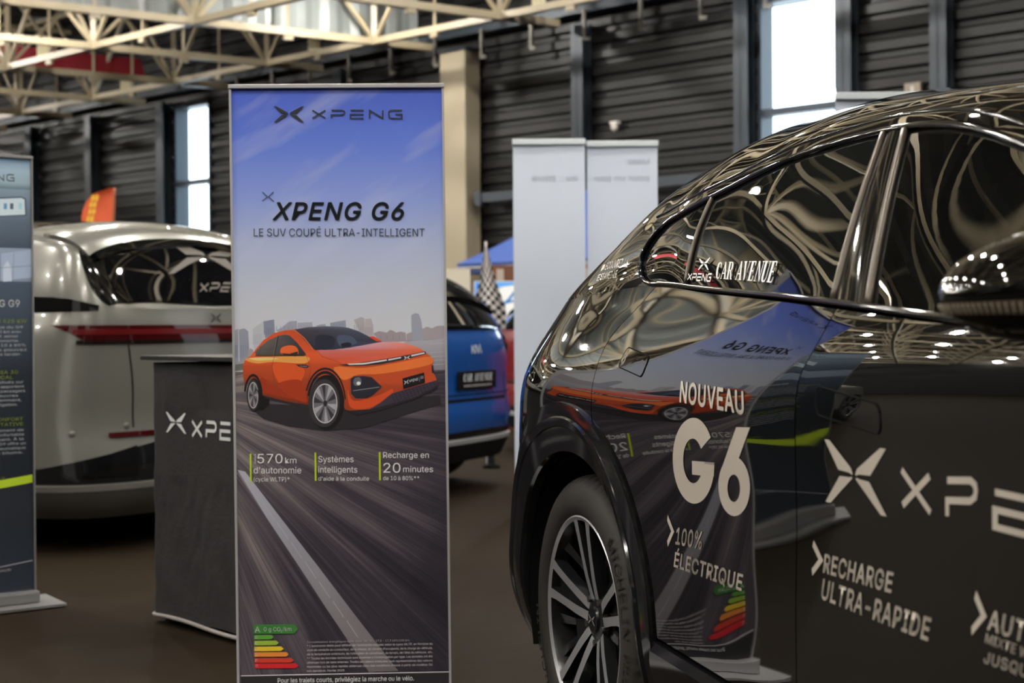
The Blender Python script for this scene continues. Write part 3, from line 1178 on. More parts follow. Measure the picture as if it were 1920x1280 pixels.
def build_black_suv():
    b = B1
    HUBZ = 0.365
    arc = lambda R, deg, sx=0.0: (sx + R * math.cos(math.radians(deg)), HUBZ + R * math.sin(math.radians(deg)))
    qz = lambda s, z: Vector((b.q_of(s, z), z))
    RO = 0.53
    R_out = spline([(-12, .55), (24, .556), (49, .550), (70, .544), (96, .550), (124, .560), (150, .585), (175, .595), (204, .595)])
    R_mid = spline([(-12, .498), (22, .491), (48, .493), (69, .504), (95, .503), (124, .510), (150, .530), (204, .540)])
    R_in = spline([(-12, .445), (27, .447), (45, .445), (68, .434), (93, .422), (124, .424), (150, .43), (204, .43)])
    arco = lambda deg, e=0.0: arc(R_out(deg) + e, deg)
    def div_line(v): return lerp(.487, .461, v / .5)            # quarter light / rear door glass
    def bp_rear(v): return lerp(1.325, 1.124, v / .5)
    def bp_front(v): return lerp(1.457, 1.190, v / .5)
    dlo_rear = spline([(-.02, .245), (0, .230), (.03, .188), (.08, .154), (.16, .131), (.25, .126), (.33, .137), (.42, .166), (.47, .201), (.5, .234), (.52, .252)])
    # ---- welded shell: quarters, pillars and roof
    shut = catmull([arco(70), (.182, .925), (.163, .985), (.143, 1.034), (.138, 1.075), (.163, 1.112), (.208, 1.146), (.268, 1.1975)], 5, closed=False)[0]
    grids = []
    for sd in (1, -1):
        Bq = curve_fn([qz(*arco(d)) for d in range(70, 143, 4)] + [Vector((lerp(b.q_of(*arco(142)), -1.0, k / 8), arco(142)[1])) for k in range(1, 9)])
        Tq = lambda x: Vector((lerp(.268, -1.0, x), b.zA(lerp(.268, -1.0, x))))
        Lq = curve_fn([Vector(p) for p in shut])
        Rq = lambda y: Vector((-1.0, lerp(arco(142)[1], b.zA(-1.0), y)))
        cq = coons(Bq, Tq, Lq, Rq)
        grids.append(gpts(lambda x, y: b.L(*cq(x, y), sd), 64, 26))
        # pillar behind the side glass
        grids.append(gpts(lambda x, y: b.U(lerp(dlo_rear(.5 * y), -1.0, x), .5 * y, sd), 64, 10))
        grids.append(gpts(lambda x, y: b.U(lerp(dlo_rear(.5), -1.0, x), .5 + .5 * y, sd), 64, 22))
        grids.append(gpts(lambda x, y: b.U(lerp(dlo_rear(.5), 2.05, x), .5 + .5 * y, sd), 44, 22))
        # A pillar
        grids.append(gpts(lambda x, y: b.U(lerp(2.05, 2.78, x), lerp(.44, .56, y), sd), 16, 4))
        grids.append(gpts(lambda x, y: b.U(lerp(2.32, 2.78, x), lerp(0, .44, y), sd), 12, 6))
    panel('body_shell', grids, PAINT, suv)
    # ---- hood, windscreen
    grids = [gpts(lambda x, y: b.U(lerp(2.80, 4.0, x), y, sd), 26, 18) for sd in (1, -1)]
    panel('hood', grids, PAINT, suv)
    grids = [gpts(lambda x, y: b.U(lerp(2.07, 2.77, x), lerp(.57, 1, y), sd), 14, 14) for sd in (1, -1)]
    panel('windscreen', grids, glass_material('windscreen_glass', (.5, .55, .5), .2), suv, flange=0)
    # ---- doors, fenders, bumpers, cladding for both sides
    for sd in (1, -1):
        lcur = curve_fn([arco(d, .003) for d in range(8, 71, 3)] + [(x + .0035, z_ - .001) for x, z_ in shut[1:]])
        bsh = catmull([(1.235, .440), (1.236, .595), (1.252, .758), (1.260, .847), (1.264, .934), (1.270, .987), (1.280, 1.022), (1.306, 1.053), (1.332, 1.088), (1.348, 1.1265)], 4, closed=False)[0]
        rcur = curve_fn(bsh)
        def dtop(x): return Vector((lerp(lcur(1).x, 1.348, x), lerp(lcur(1).y, b.zA(lerp(.2715, 1.348, x)) - .002, min(1, 6 * x))))
        def dbot(x): return Vector((lerp(lcur(0).x, 1.235, x), lerp(lcur(0).y, .440, x)))
        cd = coons(dbot, dtop, lcur, rcur)
        rd = panel('rear_door', [gpts(lambda x, y: b.L(*cd(x, y), sd), 40, 48)], PAINT, suv)
        fl = curve_fn([(s + .0035, z) for s, z in bsh])
        fr = curve_fn([(2.30, .43), (2.32, .8), (2.30, 1.05)])
        cf = coons(lambda x: Vector((lerp(1.2385, 2.30, x), lerp(.440, .43, x))), lambda x: Vector((lerp(1.3515, 2.30, x), b.zA(lerp(1.3515, 2.30, x)) - .002)), fl, fr)
        fd = panel('front_door', [gpts(lambda x, y: b.L(*cf(x, y), sd), 44, 48)], PAINT, suv)
        # fender and nose
        fb = curve_fn([(2.305, .43), (2.355, .43)] + [arc(RO, d, 2.89) for d in range(172, 30, -6)] + [(b.q_of(3.35, .63) * (1 - k / 6) + 4.0 * k / 6, .62) for k in range(1, 7)])
        ft = lambda x: Vector((lerp(2.305, 4.0, x), b.zA(lerp(2.305, 4.0, x)) - .002))
        fc = coons(fb, ft, curve_fn([(2.305, .43), (2.325, .8), (2.305, b.zA(2.305))]), lambda y: Vector((4.0, lerp(.62, b.zA(4.0), y))))
        panel('front_fender', [gpts(lambda x, y: b.L(*fc(x, y), sd), 60, 20)], PAINT, suv)
        fbl = curve_fn([qz(*arc(RO, d, 2.89)) for d in (-20, 0, 15, 29)])
        panel('front_bumper', [gpts(lambda x, y: b.L(lerp(fbl(y).x, 4.0, x), lerp(fbl(y).y, lerp(.19, .617, y), x), sd), 20, 8)], PAINT, suv)
        rbl = curve_fn([qz(*arco(d)) for d in range(200, 142, -6)] + [qz(*arco(142))])
        panel('rear_bumper', [gpts(lambda x, y: b.L(lerp(rbl(y).x, -1.0, x), lerp(rbl(y).y, lerp(.20, arco(142)[1] - .003, y), x), sd), 30, 14)], PAINT, suv)
        # arch cladding rings
        for sx in (0.0, 2.89):
            def ring(x, y):
                k = int(round(y * 10))
                d = lerp(-12, 204, x) if sx == 0 else lerp(192, -24, x)
                dd = d if sx == 0 else 180 - d
                dd = min(204, max(-12, dd))
                ri, rm, ro = R_in(dd), R_mid(dd), R_out(dd)
                if sx: ro = min(ro, .53); rm = min(rm, .47)
                R, off = [(ri - .004, -.07), (ri, -.004), (ri + .004, .004), (lerp(ri, rm, .5), .009), (rm - .016, .012), (rm - .012, .016), (rm + .008, .020), (rm + .012, .014), (lerp(rm, ro, .5), .013), (ro, .009), (ro + .002, -.006)][k]
                s, z = arc(R, d, sx)
                q = b.q_of(s, z)
                f = lambda a, c: b.L(a, c, sd)
                return f(q, z) + b.normal(f, q, z) * off
            panel('wheel_arch_cladding', [gpts(ring, 80, 10)], CLAD, suv, flange=0, sharp=math.radians(14))
            # dark inner arch
            mb = MB()
            Mi = Matrix(((1, 0, 0, sx), (0, 0, -sd, 0), (0, 1, 0, HUBZ), (0, 0, 0, 1)))
            mb.lathe([(.415, .90), (.415, .60), (.05, .60)], Mi, n=36, a0=math.radians(-12), a1=math.radians(200))
            mb.build('wheel_arch_liner', LINER, suv, smooth=True)
        # sill
        def sill(x, y):
            tab = [(.432, -.012), (.430, .002), (.41, .010), (.37, .012), (.31, .010), (.25, -.005), (.20, -.06)]
            z, off = tab[int(round(y * 6))]
            s = lerp(.540, 2.375, x)
            return Vector((s, -sd * (b.sw(s, z)[1] + off), z))
        panel('side_sill', [gpts(sill, 30, 6)], CLAD, suv, flange=0, sharp=math.radians(20))
        # inner frame behind the door gaps
        def inner(x, y):
            s = lerp(lerp(.57, .13, y), 2.34, x)
            z = lerp(.43, b.zA(s) - .015, y)
            return Vector((s, -sd * (b.sw(s, z)[1] - .022), z))
        panel('door_frame', [gpts(inner, 14, 12)], LINER, suv, flange=0)
        # glass
        def pane(name, qa, qb, va, vb, material, parent, nu=20, nv=14):
            f = lambda q, v: b.U(q, v, sd)
            def g(x, y):
                v = lerp(va, vb, y)
                q = lerp(qa(v), qb(v), x)
                return f(q, v) - b.normal(f, q, v) * .005
            return panel(name, [gpts(g, nu, nv)], material, parent, flange=0)
        pane('quarter_window', lambda v: dlo_rear(v) - .004, lambda v: div_line(v) - .004, .01, .485, PRIV, suv)
        pane('rear_door_window', lambda v: div_line(v) + .004, lambda v: bp_rear(v), .01, .485, PRIV, rd)
        pane('front_door_window', lambda v: bp_front(v), lambda v: lerp(2.40, 2.06, v / .5), .01, .485, FGLASS, fd)
        f = lambda q, v: b.U(q, v, sd)
        def pil(x, y):
            v = lerp(.01, .485, y)
            q = lerp(bp_rear(v) + .006, bp_front(v) - .006, x)
            return f(q, v) - b.normal(f, q, v) * (.002 - .003 * math.sin(math.pi * x))
        panel('pillar_cover', [gpts(pil, 10, 14)], BLACKTRIM, suv, flange=.006)
        on = lambda q, v, o: f(q, v) + b.normal(f, q, v) * o
        for nm, ln, r in (('window_divider', div_line, .0055), ('window_edge_strip', bp_rear, .006), ('window_edge_strip', bp_front, .0065)):
            mb = MB()
            mb.tube([on(ln(v), v, -.001) for v in [lerp(.02, .478, i / 14) for i in range(15)]], r, n=8)
            mb.build(nm, SEAL, suv, smooth=True)
        # belt moulding and the upper black moulding
        path = [on(q, .012, .001) for q in [lerp(2.42, .225, i / 30) for i in range(31)]]
        path += [on(dlo_rear(v), v, .0) for v in [lerp(.03, .47, i / 16) for i in range(17)]]
        path += [on(q, .488, .0) for q in [lerp(.236, 2.08, i / 30) for i in range(31)]]
        mb = MB()
        mb.tube(path, .006, n=10)
        mb.build('window_moulding', BLACKTRIM, suv, smooth=True)
        mb = MB()
        mb.tube([on(q, .545, .000) for q in [lerp(.10, 2.1, i / 36) for i in range(37)]], .0035, n=8)
        mb.build('roof_rail_trim', BLACKTRIM, suv, smooth=True)
        # flush handles
        for door, (sc, zc, hl) in ((rd, (.398, 1.023, .090)), (fd, (1.442, .973, .096))):
            hh = .021
            outl = []
            for cx, cy, a0 in ((hl - .013, hh - .013, 0), (-hl + .013, hh - .013, 90), (-hl + .013, -hh + .013, 180), (hl - .013, -hh + .013, 270)):
                outl += [(cx + .013 * math.cos(math.radians(a0 + k * 15)), cy + .013 * math.sin(math.radians(a0 + k * 15))) for k in range(7)]
            place = lambda x, y: (sc + x, zc + y - .10 * x)
            fL = lambda a, c: b.L(a, c, sd)
            dv, df = chop((outl, [tuple(range(len(outl)))]), .02)
            lid = [fL(*place(x, y)) + b.normal(fL, *place(x, y)) * .0012 for x, y in dv]
            h = obj('door_handle', lid, df, PAINT, door, smooth=True)
            loop = [place(x * 1.02, y * 1.08) for x, y in outl] + [place(outl[0][0] * 1.02, outl[0][1] * 1.08)]
            mb = MB()
            mb.tube([fL(*p) + b.normal(fL, *p) * .0005 for p in loop], .0015, n=6)
            mb.build('handle_gap', LINER, h, smooth=True)
        # tail lamp, black corner insert and bumper reflector
        fL = lambda a, c: b.L(a, c, sd)
        qa = b.q_of(-.60, 1.05)
        def lamp(x, y):
            q = lerp(-1.0, qa + .012 * math.sin(y * math.pi), x)
            z = lerp(1.030, 1.092 - .012 * x, y)
            return fL(q, z) + b.normal(fL, q, z) * .004
        panel('tail_lamp', [gpts(lamp, 24, 6)], mat('smoked_red_lens', (.02, .002, .002), rough=.03, coat=1.0), suv, flange=.006)
        def insert(x, y):
            q = lerp(-1.0, qa - .01, x)
            z = lerp(.76, .985, y)
            return fL(q, z) + b.normal(fL, q, z) * .002
        panel('tailgate_insert', [gpts(insert, 20, 8)], BLACKTRIM, suv, flange=.005)
        mb = MB()
        mb.tube([fL(qa + .004, z) + b.normal(fL, qa + .004, z) * .001 for z in [lerp(.70, 1.03, i / 10) for i in range(11)]], .0022, n=6)
        mb.build('panel_gap', LINER, suv, smooth=True)
        # wheels
        mich = [('MICHELIN', math.radians(25), .030, .300, math.radians(44)), ('PILOT SPORT', math.radians(-24), .022, .306, math.radians(42)), ('EV', math.radians(-52), .022, .306, math.radians(8)), ('MICHELIN', math.radians(205), .030, .300, math.radians(44))]
        for sx in (0.0, 2.89):
            vis = sd == 1 and sx == 0
            make_wheel(suv, sx, .905, HUBZ, sd, detail=vis, spin=math.radians(92), letters=mich if vis else None)
    # floor pan and cabin
    mb = MB()
    mb.box(-.80, 3.6, -.62, .62, .20, .30)
    mb.box(.5, 2.35, -.86, .86, .22, .32)
    mb.build('underbody', LINER, suv)
    seatm = mat('dark_seat_leather', srgb(30, 29, 28), rough=.5)
    for sy in (-.38, .38):
        mb = MB()
        mb.box(1.35, 1.85, sy - .25, sy + .25, .42, .62, bev=.06)
        mb.build('seat_cushion', seatm, suv, smooth=True)
        mb = MB()
        mb.box(-.07, .07, -.25, .25, 0, .62, M=Matrix.Translation((1.33, sy, .55)) @ Matrix.Rotation(math.radians(-14), 4, 'Y'), bev=.06)
        mb.build('seat_back', seatm, suv, smooth=True)
        mb = MB()
        mb.box(-.05, .05, -.13, .13, .66, .84, M=Matrix.Translation((1.33, sy, .55)) @ Matrix.Rotation(math.radians(-14), 4, 'Y'), bev=.045)
        mb.build('headrest', seatm, suv, smooth=True)
    mb = MB()
    mb.box(2.25, 2.75, -.74, .74, .80, 1.00, bev=.06)
    mb.build('dashboard', seatm, suv, smooth=True)
    # inner door linings and head lining so that the cabin is dark
    grids = [gpts(lambda x, y: b.U(lerp(.45, 2.05, x), lerp(.52, 1, y), sd) - Vector((0, 0, .03)), 16, 10) for sd in (1, -1)]
    panel('head_lining', grids, mat('head_lining_cloth', srgb(60, 58, 54), rough=.9), suv, flange=0)
    # ---- right door mirror
    mc = Vector((1.945, -1.030, 1.142))
    def mir(th, ph, z0=None):
        # th round the outline seen from the front, ph from front to back
        ct, st_ = math.cos(th), math.sin(th)
        return ct, st_
    def shellpt(az, el):
        # az around z, el elevation
        ce, se = math.cos(el), math.sin(el)
        pw = lambda x, e: math.copysign(abs(x) ** e, x)
        x = .075 * pw(ce, .8) * pw(math.cos(az), .85)
        y = -.125 * pw(ce, .8) * pw(math.sin(az), .8)
        z = (.072 if se > 0 else .066) * pw(se, .95)
        k = 1 + .25 * (y / .125)              # taller towards the car
        return mc + Vector((x - .10 * (-y), y, z * k + .008 * (y / .125)))
    def shell(name, e0, e1, material, grow=0.0):
        pts, nu, nv = gpts(lambda x, y: shellpt(2 * math.pi * x, math.radians(lerp(e0, e1, y))), 40, 14)
        if grow:
            pts = [mc + (p - mc) * (1 + grow) for p in pts]
        return panel(name, [(pts, nu, nv)], material, mirror, flange=0)
    mirror = empty('door_mirror')
    mirror.parent = suv
    shell('mirror_cap', 2, 90, PAINT)
    shell('mirror_band', -9, 2, BLACKTRIM, -.02)
    lens = shell('indicator_lens', -26, -9, mat('clear_indicator_lens', srgb(96, 86, 74), rough=.18, coat=1.0))
    mb = MB()
    for k in range(34):
        az = math.radians(10 + k * 4.8)
        mb.tube([mc + (shellpt(az, math.radians(e)) - mc) * 1.004 for e in (-24, -17, -11)], .0012, n=5)
    mb.build('lens_ribs', mat('lens_rib', srgb(170, 158, 140), rough=.3), lens)
    shell('mirror_base', -90, -26, BLACKTRIM, -.015)
    mb = MB()
    mb.box(1.92, 2.03, -1.0, -.93, 1.072, 1.112, bev=.012)
    mb.build('mirror_arm', BLACKTRIM, mirror, smooth=True)

    # ---- lettering on the right-hand doors
    fL = lambda a, c: b.L(a, c, 1)
    fU = lambda a, c: b.U(a, c, 1)
    rd = [c for c in suv.children if c.name.startswith('rear_door')][0]
    fd = [c for c in suv.children if c.name.startswith('front_door')][0]
    def L_at(u, v, s=.8, z=.7): return b.find(fL, u, v, s, z)
    def words(body, p0, p1, p2, parent, bold=.012, material=VINYL, name='door_lettering', label=None, guess=(.8, .7)):
        A, Bq, Cq = L_at(*p0, *guess), L_at(*p1, *guess), L_at(*p2, *guess)
        t = unit(text2d(body, bold=bold)) if isinstance(body, str) else unit(body)
        decal(name, b, fL, t, affine(A, Bq, Cq), material, parent, label=label)
    words('NOUVEAU', (1275, 754), (1397, 778), (1278, 714), rd, .038)
    words(big_g(), (1263, 938), (1341, 950), (1263, 783), rd, .075, label='large silver letter G')
    words(big_six(), (1347, 962), (1406, 972), (1351, 800), rd, .075, label='large silver figure 6')
    words('100%', (1267, 1020), (1316, 1030), (1270, 988), rd, .03)
    words('ÉLECTRIQUE', (1264, 1062), (1391, 1108), (1267, 1034), rd, .034)
    words('RECHARGE', (1544, 1073), (1672, 1112), (1548, 1037), fd, .036, guess=(1.3, .65))
    words('ULTRA-RAPIDE', (1540, 1122), (1741, 1202), (1545, 1084), fd, .036, guess=(1.3, .65))
    words('AUTONOMIE', (1852, 1180), (2085, 1262), (1858, 1141), fd, .036, guess=(1.6, .55))
    words('MIXTE WLTP', (1848, 1204), (1965, 1250), (1851, 1186), fd, .03, guess=(1.6, .55))
    words("JUSQU'À", (1845, 1242), (1955, 1280), (1848, 1220), fd, .036, guess=(1.6, .55))
    chev = strokes([[(0, 1), (1, .5), (0, 0)]], .26)
    words(chev, (1252, 1019), (1265, 1021), (1252, 970), rd, guess=(.5, .6))
    words(chev, (1523, 1072), (1544, 1078), (1525, 1018), fd, guess=(1.2, .65))
    words(chev, (1822, 1182), (1848, 1190), (1829, 1114), fd, guess=(1.6, .6))
    em = unit2(emblem())
    words(em, (1549, 940), (1664, 968), (1547, 823), fd, name='door_emblem', guess=(1.3, .85))
    for ch, p in (('X', ((1692, 946), (1748, 961), (1690, 880))), ('P', ((1774, 967), (1835, 970), (1774, 900))), ('E', ((1862, 986), (1948, 1008), (1862, 921)))):
        words(strokes(WORD[ch], .2), *p, fd, guess=(1.5, .8))
    # ---- stickers on the rear door glass
    rw = [c for c in rd.children if c.name.startswith('rear_door_window')][0]
    def U_at(u, v, s=.75, c=.15): return b.find(fU, u, v, s, c)
    def sticker(t, p0, p1, p2, name='window_sticker', parent=rw, material=WHITEV, g=(.75, .15)):
        A, Bq, Cq = U_at(*p0, *g), U_at(*p1, *g), U_at(*p2, *g)
        decal(name, b, fU, unit(t), affine(A, Bq, Cq), material, parent, off=.0005, step=.05)
    sticker(unit2(emblem()), (1309, 506), (1329, 506), (1311, 485))
    sticker(wordmark('XPENG', 2.0, .22), (1289, 524), (1332, 527), (1291, 513))
    sticker(serif_line('CAR AVENUE'), (1342, 522), (1449, 530), (1345, 492))
    bs = [c for c in suv.children if c.name.startswith('body_shell')][0]
    sticker(text2d('DÉCOUVREZ-LE', bold=.01, res=2), (1126, 509), (1176, 501), (1131, 497), 'rear_lettering', bs, VINYL, g=(0, .25))
    sticker(text2d('ESSAYEZ-LE', bold=.01, res=2), (1118, 527), (1155, 521), (1123, 515), 'rear_lettering', bs, VINYL, g=(0, .2))

def big_g():
    """heavy round capital G, unit box"""
    el = lambda a, rx, ry: (.5 + rx * math.cos(math.radians(a)), .5 + ry * math.sin(math.radians(a)))
    V, Fc = [], []
    angs = [34 + (360 - 34) * k / 40 for k in range(41)]
    for a in angs:
        V += [el(a, .5, .5), el(a, .235, .26)]
    Fc = [(2 * k, 2 * k + 1, 2 * k + 3, 2 * k + 2) for k in range(40)]
    b = len(V)
    V += [(.48, .5), (1.0, .5), (.985, .34), (.48, .34)]
    Fc.append((b, b + 1, b + 2, b + 3))
    return V, Fc

def big_six():
    V, Fc = [], []
    n = 44
    for k in range(n + 1):
        a = 2 * math.pi * k / n
        V += [(.5 + .5 * math.cos(a), .335 + .335 * math.sin(a)), (.5 + .2 * math.cos(a), .315 + .155 * math.sin(a))]
    Fc = [(2 * k, 2 * k + 1, 2 * k + 3, 2 * k + 2) for k in range(n)]
    b = len(V)
    V += [(.52, 1.0), (.94, 1.0), (.64, .655), (.36, .55), (.10, .50), (.02, .42), (.0, .335), (.22, .40), (.08, .51), (.17, .60)]
    Fc += [(b, b + 9, b + 3, b + 2, b + 1), (b + 9, b + 8, b + 5, b + 7, b + 3)]
    return V, Fc

def serif_line(txt):
    """narrow high-contrast serif capitals"""
    T, t = .30, .07
    G = {
        'A': ([(.02, 0), (.5, 1), (.58, 1), (.12, 0)], [(.42, 1), (.62, 1), (1.02, 0), (.72, 0)], [(.25, .30), (.75, .30), (.75, .36), (.25, .36)], [(-.05, 0), (.22, 0), (.22, .04), (-.05, .04)], [(.62, 0), (1.1, 0), (1.1, .04), (.62, .04)]),
        'R': ([(.12, 0), (.12 + T, 0), (.12 + T, 1), (.12, 1)], [(0, 0), (.54, 0), (.54, .04), (0, .04)], [(0, .96), (.6, .96), (.6, 1), (0, 1)], [(.42, .94), (.7, 1), (.9, .9), (.95, .74), (.9, .58), (.68, .48), (.42, .47), (.42, .52), (.6, .54), (.66, .62), (.66, .86), (.6, .94)], [(.48, .5), (.72, .5), (1.02, .04), (1.1, .04), (1.1, 0), (.8, 0)]),
        'V': ([(0, 1), (.3, 1), (.58, .1), (.5, 0), (.42, 0)], [(.5, 0), (.56, .12), (.92, 1), (.85, 1)], [(-.08, .96), (.4, .96), (.4, 1), (-.08, 1)], [(.72, .96), (1.02, .96), (1.02, 1), (.72, 1)]),
        'E': ([(.12, 0), (.12 + T, 0), (.12 + T, 1), (.12, 1)], [(0, 0), (.85, 0), (.92, .26), (.86, .26), (.76, .05), (0, .04)], [(0, 1), (.84, 1), (.86, .76), (.8, .76), (.72, .95), (0, .96)], [(.42, .47), (.66, .47), (.66, .36), (.71, .36), (.71, .66), (.66, .66), (.66, .53), (.42, .53)]),
        'N': ([(.14, 0), (.22, 0), (.22, 1), (.14, 1)], [(.1, 1), (.36, 1), (.98, .02), (.98, 0), (.9, 0)], [(.9, 0), (.98, 0), (.98, 1), (.9, 1)], [(0, 0), (.36, 0), (.36, .04), (0, .04)], [(.76, .96), (1.1, .96), (1.1, 1), (.76, 1)]),
        'U': ([(.1, 1), (.4, 1), (.4, .22), (.5, .06), (.66, .05), (.84, .2), (.84, 1), (.92, 1), (.92, .18), (.76, .0), (.4, -.02), (.2, .06), (.1, .24)], [(0, .96), (.5, .96), (.5, 1), (0, 1)], [(.72, .96), (1.04, .96), (1.04, 1), (.72, 1)]),
        'C': ([(.9, .95), (.94, .66), (.88, .66), (.78, .88), (.6, .95), (.46, .86), (.4, .5), (.46, .14), (.6, .05), (.78, .1), (.9, .3), (.95, .28), (.82, .03), (.56, -.02), (.26, .06), (.08, .3), (.06, .66), (.22, .92), (.52, 1.02), (.74, .99), (.84, .94)],),
    }
    from mathutils.geometry import tessellate_polygon
    V, Fc = [], []
    x = 0.0
    for ch in txt:
        if ch == ' ':
            x += .42
            continue
        k = 1.25 if txt[0] == ch and x == 0 else 1.0
        for pl in G[ch]:
            tri = tessellate_polygon([[Vector((a, b, 0)) for a, b in pl]])
            b0 = len(V)
            V += [(x + a * .62 + .12 * b, b * 1.0) for a, b in pl]
            Fc += [tuple(b0 + i for i in f) for f in tri]
        x += .69
    return V, Fc

build_black_suv()
# ------------------------------------------------------------------ the other cars
def car_shell(root, b, paint, za0=.22, R=.40, wb=2.75):
    """painted shell with open wheel arches"""
    def bottom(sd):
        c = [(-1.0, za0)]
        for sx in (0.0, wb):
            for d in range(180, -1, -12):
                s, z = sx + R * math.cos(math.radians(d)), .34 + R * math.sin(math.radians(d))
                c.append((b.q_of(s, max(z, za0)), max(z, za0)))
        c.append((b.q1, za0 + .1))
        return curve_fn(c)
    grids = []
    for sd in (1, -1):
        B = bottom(sd)
        n, m = 150, 26
        pts = []
        for i in range(n + 1):
            q, z0 = B(i / n)
            for j in range(m + 1):
                pts.append(b.L(q, lerp(z0, b.zA(q), j / m), sd))
        grids.append((pts, n, m))
        qs = [B(i / n).x for i in range(n + 1)]
        pts = [b.U(q, j / 24, sd) for q in qs for j in range(25)]
        grids.append((pts, n, 24))
    sh = panel('body_shell', grids, paint, root, flange=0)
    mb = MB()
    mb.box(-.62, wb + .55, -.62, .62, .20, .42)
    for sx in (0.0, wb):
        for sd in (1, -1):
            Mi = Matrix(((1, 0, 0, sx), (0, 0, -sd, 0), (0, 1, 0, .34), (0, 0, 0, 1)))
            mb.lathe([(R + .005, .84), (R + .005, .60), (.05, .60)], Mi, n=28, a0=0, a1=math.pi)
    mb.build('underbody', LINER, root)
    return sh

def lay(root, name, b, fn, sd, f, nu, nv, off, material, flange=0.004):
    """a panel laid on a body surface; f(x, y) gives surface coordinates"""
    g = lambda q, c: fn(q, c, sd)
    def h(x, y):
        q, c = f(x, y)
        return g(q, c) + b.normal(g, q, c) * off
    return panel(name, [gpts(h, nu, nv)], material, root, flange=flange)

def both(root, name, b, fn, f, nu, nv, off, material, flange=0.004):
    grids = []
    for sd in (1, -1):
        g = lambda q, c, sd=sd: fn(q, c, sd)
        def h(x, y):
            q, c = f(x, y)
            return g(q, c) + b.normal(g, q, c) * off
        grids.append(gpts(h, nu, nv))
    return panel(name, grids, material, root, flange=flange)

REDLENS = mat('red_tail_lens', (.05, .002, .003), rough=.06, coat=1.0)
REDGLOW = mat('red_lamp_inner', (.11, .004, .005), rough=.25)
SMOKE = mat('smoked_lens', (.012, .006, .006), rough=.05, coat=1.0)
CHROME = mat('chrome_trim', srgb(190, 190, 190), rough=.14, metal=1.0)

# ---- grey SUV behind the counter
A9 = Vector((-math.sin(math.radians(64)), math.cos(math.radians(64)), 0))
O9 = Vector((-2.44, 8.02, 0))
M9 = Matrix.Translation(O9) @ Matrix.Rotation(math.atan2(A9.y, A9.x), 4, 'Z')
gsuv = empty('grey_sport_utility_car', matrix=M9, label='silver-grey SUV with a full-width red tail light bar behind the black counter', cat='car')
B9 = Body(M9, -1,
          wP=spline([(.12, .82), (.22, .90), (.35, .95), (.5, .968), (.8, .978), (1.0, .966), (1.12, .945), (1.2, .918), (1.35, .88)]),
          sr=spline([(.12, -.84), (.22, -.93), (.35, -.975), (.5, -.975), (.62, -.955), (.8, -.965), (1.0, -.965), (1.1, -.958), (1.2, -.935), (1.35, -.89)]), s1=-.38,
          sf=spline([(.12, 3.7), (.35, 3.85), (.7, 3.88), (1.0, 3.75), (1.2, 3.5)]), s2=3.1, p=spline([(.2, 3.4), (1.0, 3.6), (1.12, 4.2), (1.2, 4.8), (1.4, 5)]),
          zA=spline([(-1.0, 1.205), (-.6, 1.195), (0, 1.185), (1, 1.165), (2, 1.14), (2.9, 1.09), (4.1, .92)]),
          zm=spline([(-.97, 1.15), (-.93, 1.225), (-.86, 1.42), (-.79, 1.575), (-.72, 1.632), (-.55, 1.665), (-.3, 1.69), (.5, 1.71), (1.3, 1.70), (1.8, 1.65), (2.2, 1.5), (2.7, 1.25), (3.0, 1.16), (3.5, 1.08), (3.9, .98)]),
          kc=spline([(-.95, .94), (-.7, .93), (-.4, .91), (0, .875), (.6, .85), (1.6, .85), (2.3, .9), (3, .94), (3.9, .94)]),
          kz=spline([(-.95, .3), (-.8, .62), (-.6, .73), (-.45, .75), (0, .76), (.6, .77), (1.6, .74), (2.3, .5), (3, .4), (3.9, .4)]), q1=4.1, k1=.07)
GREYP = mat('silver_grey_paint', srgb(138, 137, 130), rough=.25, metal=.45, coat=.8)
car_shell(gsuv, B9, GREYP, R=.42, wb=3.0)
